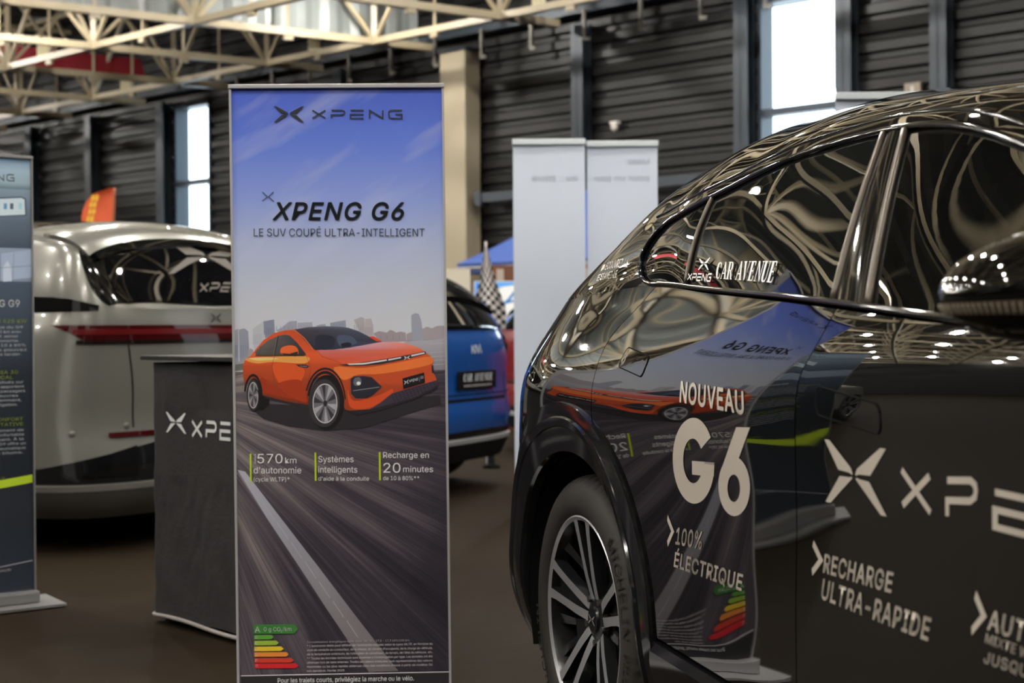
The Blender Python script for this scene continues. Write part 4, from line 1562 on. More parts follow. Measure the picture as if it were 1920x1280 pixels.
def build_grey_suv():
    b, r = B9, gsuv
    L, U = b.L, b.U
    # rear screen with its black surround
    gL = lambda q, c: L(q, c, -1)
    gU = lambda q, c: U(q, c, -1)
    pa, pb = b.find(gU, 205, 573, -.75, .1), b.find(gU, 150, 458, -.55, .4)
    ga, gb = b.find(gU, 238, 566, -.8, .2), b.find(gU, 203, 448, -.6, .6)
    def screen(lo, hi, s0, s1):
        def f(x, y):
            bow = 4 * y * (1 - y)
            return lerp(lerp(lo[0], hi[0], y), lerp(b.q_of(s0, 1.2), b.q_of(s1, 1.2), y), x), lerp(lerp(lo[1], hi[1], y) - .03 * bow * (1 - x), 1.0, x)
        return f
    both(r, 'screen_surround', b, U, screen(pa, pb, -.93, -.76), 24, 16, .004, BLACKTRIM)
    both(r, 'rear_screen', b, U, screen(ga, gb, -.925, -.78), 24, 16, .008, mat('dark_rear_glass', (.004, .004, .005), rough=.02, coat=1.0))
    both(r, 'roof_spoiler', b, U, lambda x, y: (lerp(b.q_of(-.79, 1.2), b.q_of(-.55, 1.2), y), lerp(.56, 1.0, x)), 14, 8, .022, GREYP, flange=.022)
    both(r, 'spoiler_lip', b, U, lambda x, y: (lerp(b.q_of(-.81, 1.2), b.q_of(-.79, 1.2), y), lerp(.60, 1.0, x)), 14, 4, .026, BLACKTRIM, flange=.02)
    both(r, 'roof_panel', b, U, lambda x, y: (lerp(-.36, 1.9, y), lerp(.545, 1.0, x)), 16, 20, .004, BLACKTRIM, 0)
    for sd in (-1, 1):
        def pil(x, y):
            v = lerp(.06, .47, y)
            return (lerp(lerp(-.16, -.30, y), 2.3, x), v)
        lay(r, 'side_window', b, U, sd, pil, 30, 10, .003, PRIV, 0)
        lay(r, 'belt_band', b, U, sd, lambda x, y: (lerp(b.q_of(-.86, 1.2), 2.3, x), lerp(-.0, .11, y)), 40, 4, .004, BLACKTRIM, 0)
        lay(r, 'roof_rail', b, U, sd, lambda x, y: (lerp(-.30, 1.7, x), lerp(.56, .60, y)), 20, 3, .03, BLACKTRIM, .03)
        # tail light: dark lens with red inner bar
        qt = b.find(gL, 96, 606, -.3, 1.1)[0]
        lay(r, 'tail_lamp', b, L, sd, lambda x, y: (lerp(-1.0, qt + .06 * (y - 1) * x, x), lerp(lerp(1.035, 1.045, x) + max(0, (x - .72)) * .22, 1.128, y)), 40, 8, .004, REDLENS)
        lay(r, 'tail_lamp_bar', b, L, sd, lambda x, y: (lerp(-1.0, qt - .10, x), lerp(1.082, 1.108, y)), 30, 3, .007, REDGLOW, 0)
        lay(r, 'tail_lamp_base', b, L, sd, lambda x, y: (lerp(-1.0, qt - .12, x), lerp(1.036, 1.056, y)), 30, 3, .0065, SMOKE, 0)
        g = lambda q, c: L(q, c, sd)
        def seam(pts, name='panel_gap', rr=.003):
            mb = MB()
            mb.tube([g(b.q_of(s, z), z) + b.normal(g, b.q_of(s, z), z) * .001 for s, z in pts], rr, n=6)
            mb.build(name, LINER, r, smooth=True)
        seam([(lerp(-.30, -.40, k / 8), lerp(1.03, .80, k / 8)) for k in range(9)] + [(lerp(-.40, -.05, k / 8), lerp(.80, .68, k / 8)) for k in range(1, 9)])
        q5 = [(lerp(-.9405, -.9405, k / 8), lerp(1.03, .62, k / 8)) for k in range(9)]
        mb = MB()
        qq = -.80
        mb.tube([g(qq, z) + b.normal(g, qq, z) * .001 for _, z in q5], .004, n=6)
        mb.build('tailgate_gap', LINER, r, smooth=True)
        # black lower bumper with silver skid strip
        lay(r, 'lower_bumper', b, L, sd, lambda x, y: (lerp(-1.0, b.q_of(-.42, .4), x), lerp(.20, lerp(.60, .43, min(1, x * 1.15) ** .8), y)), 40, 10, .006, CLAD)
        lay(r, 'bumper_reflector', b, L, sd, lambda x, y: (lerp(-1.0, -.72, x), lerp(.575, .60, y)), 14, 3, .012, REDLENS)
        lay(r, 'bumper_vent', b, L, sd, lambda x, y: (lerp(-.80, -.62, x), lerp(.39, .53 - .07 * x, y)), 12, 5, .014, mat('smoked_chrome', srgb(60, 60, 62), rough=.12, metal=.9))
        lay(r, 'skid_strip', b, L, sd, lambda x, y: (lerp(-1.0, b.q_of(-.40, .33), x), lerp(.325, .352, y)), 30, 3, .03, mat('satin_silver_trim', srgb(150, 148, 142), rough=.3, metal=.6), .03)
        lay(r, 'rear_skirt', b, L, sd, lambda x, y: (lerp(-1.0, b.q_of(-.46, .25), x), lerp(.20, .325, y)), 30, 5, .028, mat('dark_grey_plastic', srgb(58, 55, 50), rough=.4), .03)
        for qq, z in ((-.60, .60), (-.78, .63)):
            P = g(qq, z); nn = b.normal(g, qq, z)
            mb = MB()
            mb.lathe([(0, .004), (.014, .003), (.017, .0), (.017, -.004)], Matrix.Translation(P) @ nn.to_track_quat('Z', 'Y').to_matrix().to_4x4(), n=18)
            mb.build('parking_sensor', mat('sensor_grey', srgb(110, 108, 102), rough=.3, metal=.4), r, smooth=True)
    # badge on the tailgate and sticker on the rear screen
    t = emblem()
    obj('badge', [Vector((b.sr(1.165) - .012 + 0, x * .045, 1.165 + y * .045)) for x, y in [(-a, c) for a, c in t[0]]], t[1], BLACKTRIM, r)
    A_ = b.find(gU, 371, 548, -.95, .8); B_ = b.find(gU, 470, 548, -.95, .9); C_ = b.find(gU, 373, 533, -.9, .8)
    try:
        decal('screen_lettering', b, gU, unit(wordmark('XPENG', 2.1, .22)), affine(A_, B_, C_), mat('grey_vinyl', srgb(120, 114, 106), rough=.5), r, off=.011, step=.05)
        A_ = b.find(gU, 312, 515, -.95, .8); B_ = b.find(gU, 452, 515, -.95, .9); C_ = b.find(gU, 312, 455, -.9, .8)
        decal('screen_emblem', b, gU, unit2(emblem()), affine(A_, B_, C_), mat('grey_vinyl', srgb(120, 114, 106), rough=.5), r, off=.011, step=.05)
    except Exception:
        pass
    for sx in (0.0, 3.0):
        for sd in (-1, 1):
            make_wheel(r, sx, .95, .37, sd, R=.37, rim=.262, detail=False, spin=.3)
build_grey_suv()

# ---- blue hatchback
A2 = Vector((-math.sin(math.radians(64)), math.cos(math.radians(64)), 0))
O2 = Vector((-.955, 9.80, 0))
M2 = Matrix.Translation(O2) @ Matrix.Rotation(math.atan2(A2.y, A2.x), 4, 'Z')
def hatch_body(M):
    return Body(M, 1,
          wP=spline([(.12, .76), (.25, .83), (.4, .88), (.6, .90), (.8, .905), (.95, .895), (1.08, .865), (1.2, .83)]),
          sr=spline([(.12, -.66), (.25, -.74), (.4, -.80), (.55, -.815), (.62, -.80), (.8, -.79), (.95, -.79), (1.05, -.765), (1.15, -.70), (1.3, -.6)]), s1=-.22,
          sf=spline([(.12, 3.2), (.4, 3.35), (.7, 3.36), (1.0, 3.2)]), s2=2.6, p=3.0,
          zA=spline([(-1.0, 1.085), (-.5, 1.075), (0, 1.06), (1, 1.03), (2, 1.0), (2.6, .96), (3.6, .8)]),
          zm=spline([(-.80, 1.06), (-.74, 1.11), (-.55, 1.275), (-.36, 1.425), (-.24, 1.485), (0, 1.53), (.6, 1.56), (1.2, 1.54), (1.6, 1.46), (2.0, 1.27), (2.4, 1.06), (2.7, 1.0), (3.1, .93), (3.4, .84)]),
          kc=spline([(-.8, .93), (-.5, .92), (-.2, .89), (.4, .85), (1.2, .85), (2, .9), (3.4, .93)]),
          kz=spline([(-.8, .3), (-.5, .55), (-.2, .72), (.4, .75), (1.2, .72), (2, .45), (3.4, .4)]), q1=3.6, k1=.07)
def build_hatch(r, M, paint, plate=True, wb=2.65):
    b = hatch_body(M)
    L, U = b.L, b.U
    car_shell(r, b, paint, R=.37, wb=wb, za0=.24)
    glass = mat('dark_rear_glass', (.004, .004, .005), rough=.02, coat=1.0)
    both(r, 'rear_screen', b, U, lambda x, y: (lerp(b.q_of(-.75, 1.08), b.q_of(-.40, 1.08), y), lerp(.34, 1.0, x)), 20, 12, .005, glass)
    both(r, 'roof_spoiler', b, U, lambda x, y: (lerp(b.q_of(-.52, 1.08), b.q_of(-.22, 1.08), y), lerp(.50, 1.0, x)), 16, 8, .03, BLACKTRIM, .03)
    for sd in (-1, 1):
        lay(r, 'side_window', b, U, sd, lambda x, y: (lerp(lerp(-.30, -.1, y), 1.9, x), lerp(.05, .46, y)), 26, 8, .003, PRIV, 0)
        qa = b.q_of(-.50, 1.0)
        lay(r, 'tail_lamp', b, L, sd, lambda x, y: (lerp(-.74, qa, x), lerp(.90 + .05 * (1 - x), 1.055, y)), 16, 8, .008, SMOKE)
        lay(r, 'tail_lamp_inner', b, L, sd, lambda x, y: (lerp(-.70, qa - .04, x), lerp(.96, 1.0, y)), 12, 4, .012, REDGLOW, 0)
        lay(r, 'lower_bumper', b, L, sd, lambda x, y: (lerp(-1.0, b.q_of(-.36, .35), x), lerp(.24, lerp(.43, .40, x), y)), 26, 6, .006, CLAD)
        lay(r, 'skid_strip', b, L, sd, lambda x, y: (lerp(-1.0, b.q_of(-.45, .36), x), lerp(.352, .380, y)), 24, 3, .022, mat('bright_silver_trim', srgb(196, 198, 200), rough=.3, metal=.3), .02)
        lay(r, 'rear_skirt', b, L, sd, lambda x, y: (lerp(-1.0, b.q_of(-.50, .3), x), lerp(.235, .345, y)), 24, 4, .020, LINER, .03)
        lay(r, 'number_recess', b, L, sd, lambda x, y: (lerp(-1.0, -.80, x), lerp(.62, .64, y)), 10, 2, .003, LINER, 0)
        for sx in (0.0, wb):
            make_wheel(r, sx, .885, .335, sd, R=.335, rim=.225, width=.22, detail=False, spin=.2)
        g = lambda q, c: L(q, c, sd)
        mb = MB()
        mb.tube([g(lerp(-1.0, b.q_of(-.5, .66), k / 16), .665) + b.normal(g, lerp(-1.0, b.q_of(-.5, .66), k / 16), .665) * .001 for k in range(17)], .004, n=6)
        mb.build('bumper_gap', LINER, r, smooth=True)
    mb = MB()
    mb.tube([Vector((b.sr(1.1) - .02, y, 1.115)) for y in (-.02, .12, .30)], .012, n=8)
    mb.build('rear_wiper', LINER, r)
    if plate:
        xs = b.sr(.76) - .012
        mb = MB()
        mb.box(xs - .008, xs, -.27, .27, .70, .82, bev=.004)
        pl = mb.build('number_plate', mat('black_plate', (.006, .006, .006), rough=.3), r)
        wv = mat('plate_white', srgb(225, 228, 230), rough=.4)
        for wd, x_, w_ in (('CAR', -.21, .125), ('AVENUE', -.055, .265)):
            t = serif_line(wd)
            t = fit((t[0], t[1]), x_, .752, w_, .05)
            obj('plate_lettering', [Vector((xs - .0095, -x, z)) for x, z in t[0]], t[1], wv, pl)
        t = fit(text2d('www.caravenue.com'), -.20, .718, .40, .016)
        obj('plate_lettering', [Vector((xs - .0095, -x, z)) for x, z in t[0]], t[1], wv, pl)
        xs = b.sr(.95) - .012
        k = strokes([[(0, 0), (0, 1)], [(0, .42), (.75, 1)], [(.2, .55), (.75, 0)], [(.75, 0), (1.0, 1)], [(1.0, 1), (1.5, 0)], [(1.5, 0), (1.75, 1), (2.2, 0)]], .2)
        obj('badge', [Vector((xs, -(x - 1.1) * .062, .935 + z * .055)) for x, z in k[0]], k[1], mat('silver_badge', srgb(205, 214, 224), rough=.35), r)
bhat = empty('hatchback_car', matrix=M2, label='bright blue hatchback seen from behind, right of the main banner', cat='car')
build_hatch(bhat, M2, mat('bright_blue_paint', srgb(34, 92, 176), rough=.2, metal=.35, coat=1.0))
A3 = Vector((.955, .30, 0)).normalized()
M3 = Matrix.Translation(Vector((.70, 12.75, 0))) @ Matrix.Rotation(math.atan2(A3.y, A3.x), 4, 'Z')
rhat = empty('red_car', matrix=M3, label='red car mostly hidden behind the white panels, its tail showing by the blue hatchback', cat='car')
build_hatch(rhat, M3, mat('red_paint', srgb(128, 28, 32), rough=.25, coat=.8), plate=False)
# ------------------------------------------------------------------ printed banners
def ink(r, g, b, k=1.45):
    c = srgb(r, g, b)
    return (min(1, c[0] * k), min(1, c[1] * k), min(1, c[2] * k), 1.0)

def banner_frame(name, P, alpha, lean, W, H, label, metal=None):
    ca, sa = math.cos(alpha), math.sin(alpha)
    X = Vector((ca, sa, 0))
    Y = Vector((-sa, ca, 0))
    Z = Vector((0, 0, 1))
    Xl = (X * math.cos(lean) + Z * math.sin(lean))
    Zl = (Z * math.cos(lean) - X * math.sin(lean))
    M = Matrix(((Xl.x, Y.x, Zl.x, P.x), (Xl.y, Y.y, Zl.y, P.y), (Xl.z, Y.z, Zl.z, P.z), (0, 0, 0, 1)))
    root = empty(name, matrix=M, label=label, cat='banner')
    Mi = M.inverted()
    def loc(u, v):
        q = Mi @ on_plane(u, v, P, Y)
        return q.x, q.z
    silver = metal or mat('banner_aluminium', srgb(205, 203, 204), rough=.35, metal=.35)
    mb = MB()
    mb.box(-W / 2 - .004, W / 2 + .004, -.012, .012, H - .008, H + .004, bev=.002)
    mb.build('top_rail', silver, root)
    for sg in (-1, 1):
        mb = MB()
        mb.box(sg * W / 2 - .003, sg * W / 2 + .0035, -.008, .008, .06, H - .008)
        mb.build('side_rail', silver, root)
    mb = MB()
    mb.box(-W / 2 - .006, W / 2 + .006, -.05, .05, .018, .062, bev=.008)
    mb.box(-W / 2 - .085, W / 2 + .085, -.13, .13, .006, .016)
    mb.build('base', silver, root)
    mb = MB()
    mb.box(-W / 2, W / 2, .002, .006, .06, H - .006)
    mb.build('backing', mat('banner_back', srgb(190, 190, 192), rough=.6), root)
    return root, loc, M

BW, BH = .604, 1.795
PB = at_y(647.0, 1338, 4.065); PB.z = 0.0
main, mloc, MM = banner_frame('main_banner', PB, math.radians(2.2), math.radians(.30), BW, BH, 'tall printed banner with an orange car under blue sky, in the centre foreground')

def sky_material():
    m = bpy.data.materials.new('printed_sky')
    m.use_nodes = True
    nt = m.node_tree
    b = nt.nodes['Principled BSDF']
    b.inputs['Roughness'].default_value = .38
    tc = nt.nodes.new('ShaderNodeTexCoord')
    sep = nt.nodes.new('ShaderNodeSeparateXYZ')
    nt.links.new(tc.outputs['Object'], sep.inputs[0])
    mr = nt.nodes.new('ShaderNodeMapRange')
    mr.inputs['From Min'].default_value = .95
    mr.inputs['From Max'].default_value = 1.80
    nt.links.new(sep.outputs['Z'], mr.inputs['Value'])
    cr = nt.nodes.new('ShaderNodeValToRGB')
    e = cr.color_ramp.elements
    stops = [(0, ink(196, 196, 200)), (.25, ink(188, 191, 200)), (.45, ink(168, 178, 208)), (.62, ink(132, 150, 214)), (.80, ink(96, 122, 214)), (1.0, ink(70, 94, 200))]
    e[0].position, e[0].color = stops[0]
    e[1].position, e[1].color = stops[-1]
    for p, c in stops[1:-1]:
        x = e.new(p); x.color = c
    nt.links.new(mr.outputs['Result'], cr.inputs['Fac'])
    mp = nt.nodes.new('ShaderNodeMapping')
    mp.vector_type = 'TEXTURE'
    mp.inputs['Rotation'].default_value = (0, math.radians(-33), 0)
    mp.inputs['Scale'].default_value = (.62, 1, .12)
    nt.links.new(tc.outputs['Object'], mp.inputs['Vector'])
    n = nt.nodes.new('ShaderNodeTexNoise')
    n.inputs['Scale'].default_value = 1.5
    n.inputs['Detail'].default_value = 4
    nt.links.new(mp.outputs[0], n.inputs['Vector'])
    r2 = nt.nodes.new('ShaderNodeMapRange')
    r2.inputs['From Min'].default_value = .50
    r2.inputs['From Max'].default_value = .82
    r2.inputs['To Max'].default_value = .62
    nt.links.new(n.outputs['Fac'], r2.inputs['Value'])
    mx = nt.nodes.new('ShaderNodeMix'); mx.data_type = 'RGBA'
    nt.links.new(r2.outputs['Result'], mx.inputs['Factor'])
    nt.links.new(cr.outputs['Color'], mx.inputs['A'])
    mx.inputs['B'].default_value = ink(182, 188, 218)
    nt.links.new(mx.outputs['Result'], b.inputs['Base Color'])
    return m

def road_material(vp):
    m = bpy.data.materials.new('printed_road')
    m.use_nodes = True
    nt = m.node_tree
    b = nt.nodes['Principled BSDF']
    b.inputs['Roughness'].default_value = .38
    tc = nt.nodes.new('ShaderNodeTexCoord')
    sep = nt.nodes.new('ShaderNodeSeparateXYZ')
    nt.links.new(tc.outputs['Object'], sep.inputs[0])
    def mth(op, a, bb):
        x = nt.nodes.new('ShaderNodeMath'); x.operation = op
        for i, q in enumerate((a, bb)):
            if isinstance(q, (int, float)): x.inputs[i].default_value = q
            elif q is not None: nt.links.new(q, x.inputs[i])
        return x.outputs[0]
    dx = mth('SUBTRACT', sep.outputs['X'], vp[0])
    dz = mth('SUBTRACT', vp[1], sep.outputs['Z'])
    ang = mth('ARCTAN2', dz, dx)
    rad = mth('SQRT', mth('ADD', mth('MULTIPLY', dx, dx), mth('MULTIPLY', dz, dz)), None)
    cols = []
    for ka, kr, sc in ((130, 2.2, 1.0), (11, 1.2, 1.0)):
        cb = nt.nodes.new('ShaderNodeCombineXYZ')
        nt.links.new(mth('MULTIPLY', ang, ka), cb.inputs[0])
        nt.links.new(mth('MULTIPLY', rad, kr), cb.inputs[1])
        n = nt.nodes.new('ShaderNodeTexNoise')
        n.inputs['Scale'].default_value = sc
        n.inputs['Detail'].default_value = 3
        nt.links.new(cb.outputs[0], n.inputs['Vector'])
        cols.append(n.outputs['Fac'])
    v = mth('ADD', mth('MULTIPLY', cols[0], .45), mth('MULTIPLY', cols[1], .75))
    # the printed road is paler near the horizon and along its left edge
    v = mth('ADD', v, mth('MULTIPLY', mth('SUBTRACT', .62, rad), .42))
    v = mth('ADD', v, mth('MULTIPLY', mth('MAXIMUM', mth('SUBTRACT', ang, 1.02), 0.0), .55))
    cr = nt.nodes.new('ShaderNodeValToRGB')
    e = cr.color_ramp.elements
    e[0].position, e[0].color = .36, ink(38, 35, 42)
    e[1].position, e[1].color = 1.0, ink(160, 148, 142)
    x = e.new(.55); x.color = ink(56, 51, 60)
    x = e.new(.74); x.color = ink(92, 84, 90)
    nt.links.new(v, cr.inputs['Fac'])
    nt.links.new(cr.outputs['Color'], b.inputs['Base Color'])
    return m

def build_main_print():
    x0, x1 = -BW / 2 + .003, BW / 2 - .003
    sky = obj('printed_sky', [(x0, 0, .9), (x1, 0, .9), (x1, 0, BH - .008), (x0, 0, BH - .008)], [(0, 1, 2, 3)], sky_material(), main)
    vp = mloc(330, 740)
    zr = mloc(640, 694)[1]
    road = obj('printed_road', [(x0, -.0004, .062), (x1, -.0004, .062), (x1, -.0004, mloc(838, 690)[1]), (x0, -.0004, mloc(440, 697)[1])], [(0, 1, 2, 3)], road_material(vp), main)
    A = Art(mloc)
    A.z = .0005
    Z7 = lambda pts: [(430 + x / 3.555, 560 + y / 3.555) for x, y in pts]
    xl, xr = 441, 836
    # water and far bank at the right, haze over the road at the left
    A.poly([(760, 640), (xr - .5, 634), (xr, 693), (700, 697)], [ink(160, 160, 172), ink(165, 163, 172), ink(128, 122, 130), ink(120, 114, 122)])
    for y, w in ((645, .8), (661, .7), (669, .8), (676, .7), (684, .8)):
        A.line([(806, y), (xr - 1, y - 2)], w, ink(178, 172, 172))
    # skyline
    S = [([(34, 210), (60, 200), (62, 440), (36, 440)], (150, 152, 166)), ([(64, 205), (100, 197), (125, 215), (138, 400), (70, 440)], (140, 143, 158)),
         ([(155, 200), (228, 150), (228, 300), (165, 340)], (176, 178, 186)), ([(228, 150), (298, 137), (305, 230), (240, 262)], (128, 132, 150)),
         ([(310, 210), (345, 195), (400, 150), (450, 147), (452, 200), (330, 225)], (150, 152, 166)), ([(455, 160), (553, 155), (556, 192), (455, 200)], (158, 160, 172)),
         ([(672, 160), (775, 142), (778, 190), (676, 188)], (140, 146, 162)), ([(575, 185), (600, 172), (640, 168), (645, 186)], (150, 152, 165)),
         ([(830, 140), (880, 120), (900, 130), (905, 235), (870, 225)], (165, 160, 165)), ([(903, 135), (945, 130), (960, 180), (962, 260), (905, 238)], (172, 166, 170)),
         ([(960, 230), (1000, 215), (1050, 225), (1070, 207), (1090, 212), (1110, 225), (1140, 218), (1175, 225), (1180, 282), (1000, 285)], (150, 140, 148)),
         ([(1212, 110), (1238, 95), (1262, 100), (1278, 140), (1296, 270), (1226, 278), (1214, 200)], (148, 150, 166)),
         ([(1180, 235), (1222, 218), (1226, 278), (1182, 284)], (152, 144, 150)), ([(1285, 200), (1318, 185), (1350, 196), (1385, 180), (1432, 178), (1434, 262), (1290, 275)], (156, 148, 154)),
         ([(100, 390), (140, 330), (160, 340), (160, 460), (36, 470), (36, 440)], (150, 146, 150))]
    for pl, c in S:
        A.poly(Z7(pl), ink(*c))
    random.seed(3)
    for pl, c in S[:11]:
        ax = [p[0] for p in pl]; ay = [p[1] for p in pl]
        for k in range(5):
            x = lerp(min(ax) + 4, max(ax) - 6, k / 5)
            A.poly(Z7([(x, max(ay) * .45 + min(ay) * .55), (x + 3, max(ay) * .45 + min(ay) * .55), (x + 3, max(ay) * .8 + min(ay) * .2), (x, max(ay) * .8 + min(ay) * .2)]), ink(c[0] - 22, c[1] - 20, c[2] - 14))
    A.poly(Z7([(36, 440), (95, 430), (98, 470), (36, 480)]), ink(100, 104, 98))
    # white road line and footer
    A.poly([(443, 885), (447, 884), (706, 1262), (693, 1262)], [ink(120, 112, 122), ink(120, 112, 122), ink(74, 66, 72), ink(74, 66, 72)])
    A.poly([(445, 880), (460, 884), (530, 975), (600, 1066), (670, 1158), (747, 1257), (692, 1259), (612, 1140), (560, 1060), (500, 970)],
           [ink(170, 168, 178), ink(170, 168, 180), ink(150, 150, 162), ink(140, 138, 146), ink(122, 117, 122), ink(108, 102, 106), ink(108, 102, 106), ink(128, 123, 128), ink(140, 138, 146), ink(158, 156, 168)])
    for k in range(7):
        a = .15 + .1 * k
        A.line([(lerp(455, 715, a), lerp(888, 1254, a)), (lerp(455, 715, a + .08), lerp(888, 1254, a + .085))], .8, ink(176, 174, 182))
    # ---- orange car
    W7 = lambda t: ([(430 + x / 3.555, 560 + y / 3.555) for x, y in t[0]], t[1])
    A.poly(Z7([(150, 735), (260, 700), (700, 720), (1000, 740), (1250, 655), (1405, 640), (1412, 700), (1150, 780), (900, 860), (640, 880), (400, 850), (230, 800)]), ink(44, 40, 44))
    OR = lambda k: ink(int(200 * k), int(82 * k), int(46 * k))
    body = [((108, 600), .62), ((94, 520), .8), ((90, 450), .9), ((103, 412), 1.05), ((150, 372), 1.1), ((172, 340), 1.05), ((228, 275), 1.0), ((300, 228), 1.0), ((372, 210), 1.02), ((436, 206), .95), ((500, 260), .95), ((560, 330), 1.0),
            ((620, 345), 1.0), ((800, 330), .95), ((1000, 288), .95), ((1120, 288), .98), ((1210, 306), 1.0), ((1285, 340), 1.02), ((1340, 380), 1.0), ((1358, 425), .95), ((1350, 470), .92), ((1375, 520), .95), ((1392, 570), .95), ((1330, 605), .8), ((1100, 690), .7),
            ((930, 735), .85), ((800, 745), .75), ((770, 735), .7), ((740, 620), .8), ((690, 545), .85), ((630, 515), .85), ((570, 530), .8), ((545, 590), .75), ((535, 712), .55), ((370, 680), .6), ((210, 640), .62), ((190, 560), .75), ((150, 525), .85), ((118, 560), .7)]
    A.poly(Z7([p for p, k in body]), [OR(k) for p, k in body])
    def blob(pts, col, sm=4):
        A.poly(Z7(pts), col, smooth=sm)
    blob([(110, 400), (300, 385), (520, 385), (500, 430), (300, 420), (180, 430)], ink(240, 150, 78))
    blob([(130, 395), (250, 390), (330, 400), (200, 412)], ink(250, 190, 120))
    blob([(290, 440), (400, 430), (500, 470), (470, 560), (400, 600), (330, 560)], ink(206, 84, 40))
    blob([(330, 560), (470, 540), (510, 640), (515, 690), (420, 660), (350, 610)], ink(158, 56, 30))
    blob([(215, 520), (300, 590), (420, 665), (260, 632), (212, 610)], ink(150, 52, 30))
    blob([(700, 455), (900, 460), (1150, 420), (1330, 385), (1352, 430), (1200, 470), (1000, 500), (860, 505), (760, 540)], ink(232, 112, 56))
    blob([(790, 600), (830, 680), (1000, 640), (1090, 600), (1060, 680), (940, 725), (810, 725)], ink(200, 76, 38))
    # bonnet
    A.poly(Z7([(585, 345), (700, 340), (860, 315), (1000, 289), (1120, 289), (1210, 306), (1290, 345), (1180, 372), (1000, 405), (860, 425), (745, 436), (660, 400)]),
           [ink(190, 110, 110), ink(180, 128, 148), ink(196, 150, 168), ink(206, 150, 160), ink(212, 136, 132), ink(216, 124, 104), ink(214, 100, 66), ink(208, 92, 66), ink(205, 96, 78), ink(206, 92, 66), ink(206, 84, 48), ink(196, 82, 56)], smooth=3)
    A.line(Z7([(590, 350), (620, 385), (700, 412), (745, 432)]), .5, ink(120, 50, 40))
    # roof and windscreen
    A.poly(Z7([(430, 206), (520, 189), (640, 182), (730, 184), (795, 193), (860, 215), (940, 255), (1018, 287), (985, 292), (880, 312), (700, 335), (575, 342), (545, 325), (490, 262)]),
           [ink(66, 62, 70), ink(86, 88, 104), ink(100, 104, 126), ink(104, 108, 132), ink(84, 86, 104), ink(70, 74, 92), ink(62, 66, 84), ink(54, 56, 68), ink(60, 66, 84), ink(58, 64, 86), ink(48, 52, 70), ink(40, 42, 54), ink(44, 46, 58), ink(56, 54, 64)])
    blob([(580, 250), (640, 240), (700, 260), (690, 325), (600, 335), (575, 300)], ink(42, 44, 56))
    blob([(720, 250), (800, 245), (850, 285), (830, 305), (740, 315)], ink(74, 82, 104))
    blob([(745, 300), (790, 290), (815, 300), (800, 318), (755, 322)], ink(36, 38, 48))
    A.line(Z7([(436, 208), (500, 262), (560, 338)]), 1.6, ink(226, 108, 60))
    # side glass
    A.poly(Z7([(174, 352), (205, 318), (262, 276), (330, 246), (375, 238), (405, 246), (455, 295), (514, 372), (500, 378), (300, 378), (178, 378)]),
           [ink(92, 88, 84), ink(100, 94, 88), ink(96, 90, 88), ink(84, 80, 82), ink(74, 72, 78), ink(66, 66, 74), ink(58, 58, 66), ink(44, 44, 50), ink(44, 44, 50), ink(66, 62, 62), ink(82, 76, 72)])
    A.line(Z7([(326, 248), (302, 376)]), 1.6, ink(36, 34, 36))
    A.line(Z7([(318, 250), (296, 376)]), .6, ink(120, 112, 106))
    A.line(Z7([(212, 315), (196, 376)]), .6, ink(40, 38, 40))
    A.line(Z7([(172, 380), (500, 380)]), 1.0, ink(60, 32, 26))
    A.poly(Z7([(340, 350), (350, 325), (395, 310), (440, 316), (460, 345), (452, 372), (380, 376), (345, 365)]), ink(226, 98, 50), smooth=3)
    A.poly(Z7([(345, 362), (400, 366), (458, 350), (455, 372), (440, 385), (425, 378), (370, 378)]), ink(50, 40, 44))
    A.poly(Z7([(930, 252), (965, 250), (1000, 272), (1020, 286), (980, 282)]), ink(206, 74, 50))
    # shut lines and handle
    A.line(Z7([(302, 380), (285, 440), (300, 560), (340, 660)]), .45, ink(110, 44, 26))
    A.line(Z7([(514, 378), (545, 470), (525, 560), (528, 700)]), .45, ink(110, 44, 26))
    A.poly(Z7([(444, 438), (510, 438), (533, 448), (522, 460), (470, 455)]), ink(40, 38, 44))
    A.line(Z7([(470, 448), (520, 450)]), .6, ink(170, 170, 178))
    # sill and arches
    A.poly(Z7([(205, 636), (372, 682), (540, 708), (560, 735), (420, 705), (270, 672), (210, 660)]), ink(46, 42, 46))
    def ring(cx, cy, rx, ry, rx2, ry2, a0, a1, col):
        pts = [(cx + rx * math.cos(math.radians(a)), cy - ry * math.sin(math.radians(a))) for a in range(a0, a1 + 1, 5)]
        pts += [(cx + rx2 * math.cos(math.radians(a)), cy - ry2 * math.sin(math.radians(a))) for a in range(a1, a0 - 1, -5)]
        A.poly(Z7(pts), col)
    def disc(cx, cy, rx, ry, col, rot=0):
        pts = [(cx + rx * math.cos(t) * math.cos(rot) - ry * math.sin(t) * math.sin(rot), cy + rx * math.cos(t) * math.sin(rot) + ry * math.sin(t) * math.cos(rot)) for t in [2 * math.pi * k / 48 for k in range(48)]]
        A.poly(Z7(pts), col)
    ring(640, 690, 138, 232, 128, 218, 5, 160, ink(34, 30, 34))
    ring(640, 690, 122, 210, 108, 190, -12, 168, ink(30, 27, 30))
    disc(650, 690, 116, 184, ink(26, 24, 27))
    disc(632, 695, 104, 160, ink(54, 51, 54))
    disc(638, 697, 82, 132, ink(196, 194, 198))
    disc(638, 697, 77, 126, ink(104, 102, 108))
    def wedge(cx, cy, rx, ry, a, w, col):
        p = [(cx + rx * .12 * math.cos(a), cy + ry * .12 * math.sin(a))] + [(cx + rx * math.cos(a + d), cy + ry * math.sin(a + d)) for d in (-w, 0, w)]
        A.poly(Z7(p), col)
    for k in range(10):
        wedge(638, 697, 75, 124, k * math.pi / 5 + .2, .17, ink(52, 50, 56) if k % 2 else ink(158, 156, 164))
    disc(640, 697, 13, 20, ink(40, 38, 42))
    ring(160, 640, 62, 140, 50, 122, 0, 170, ink(34, 30, 32))
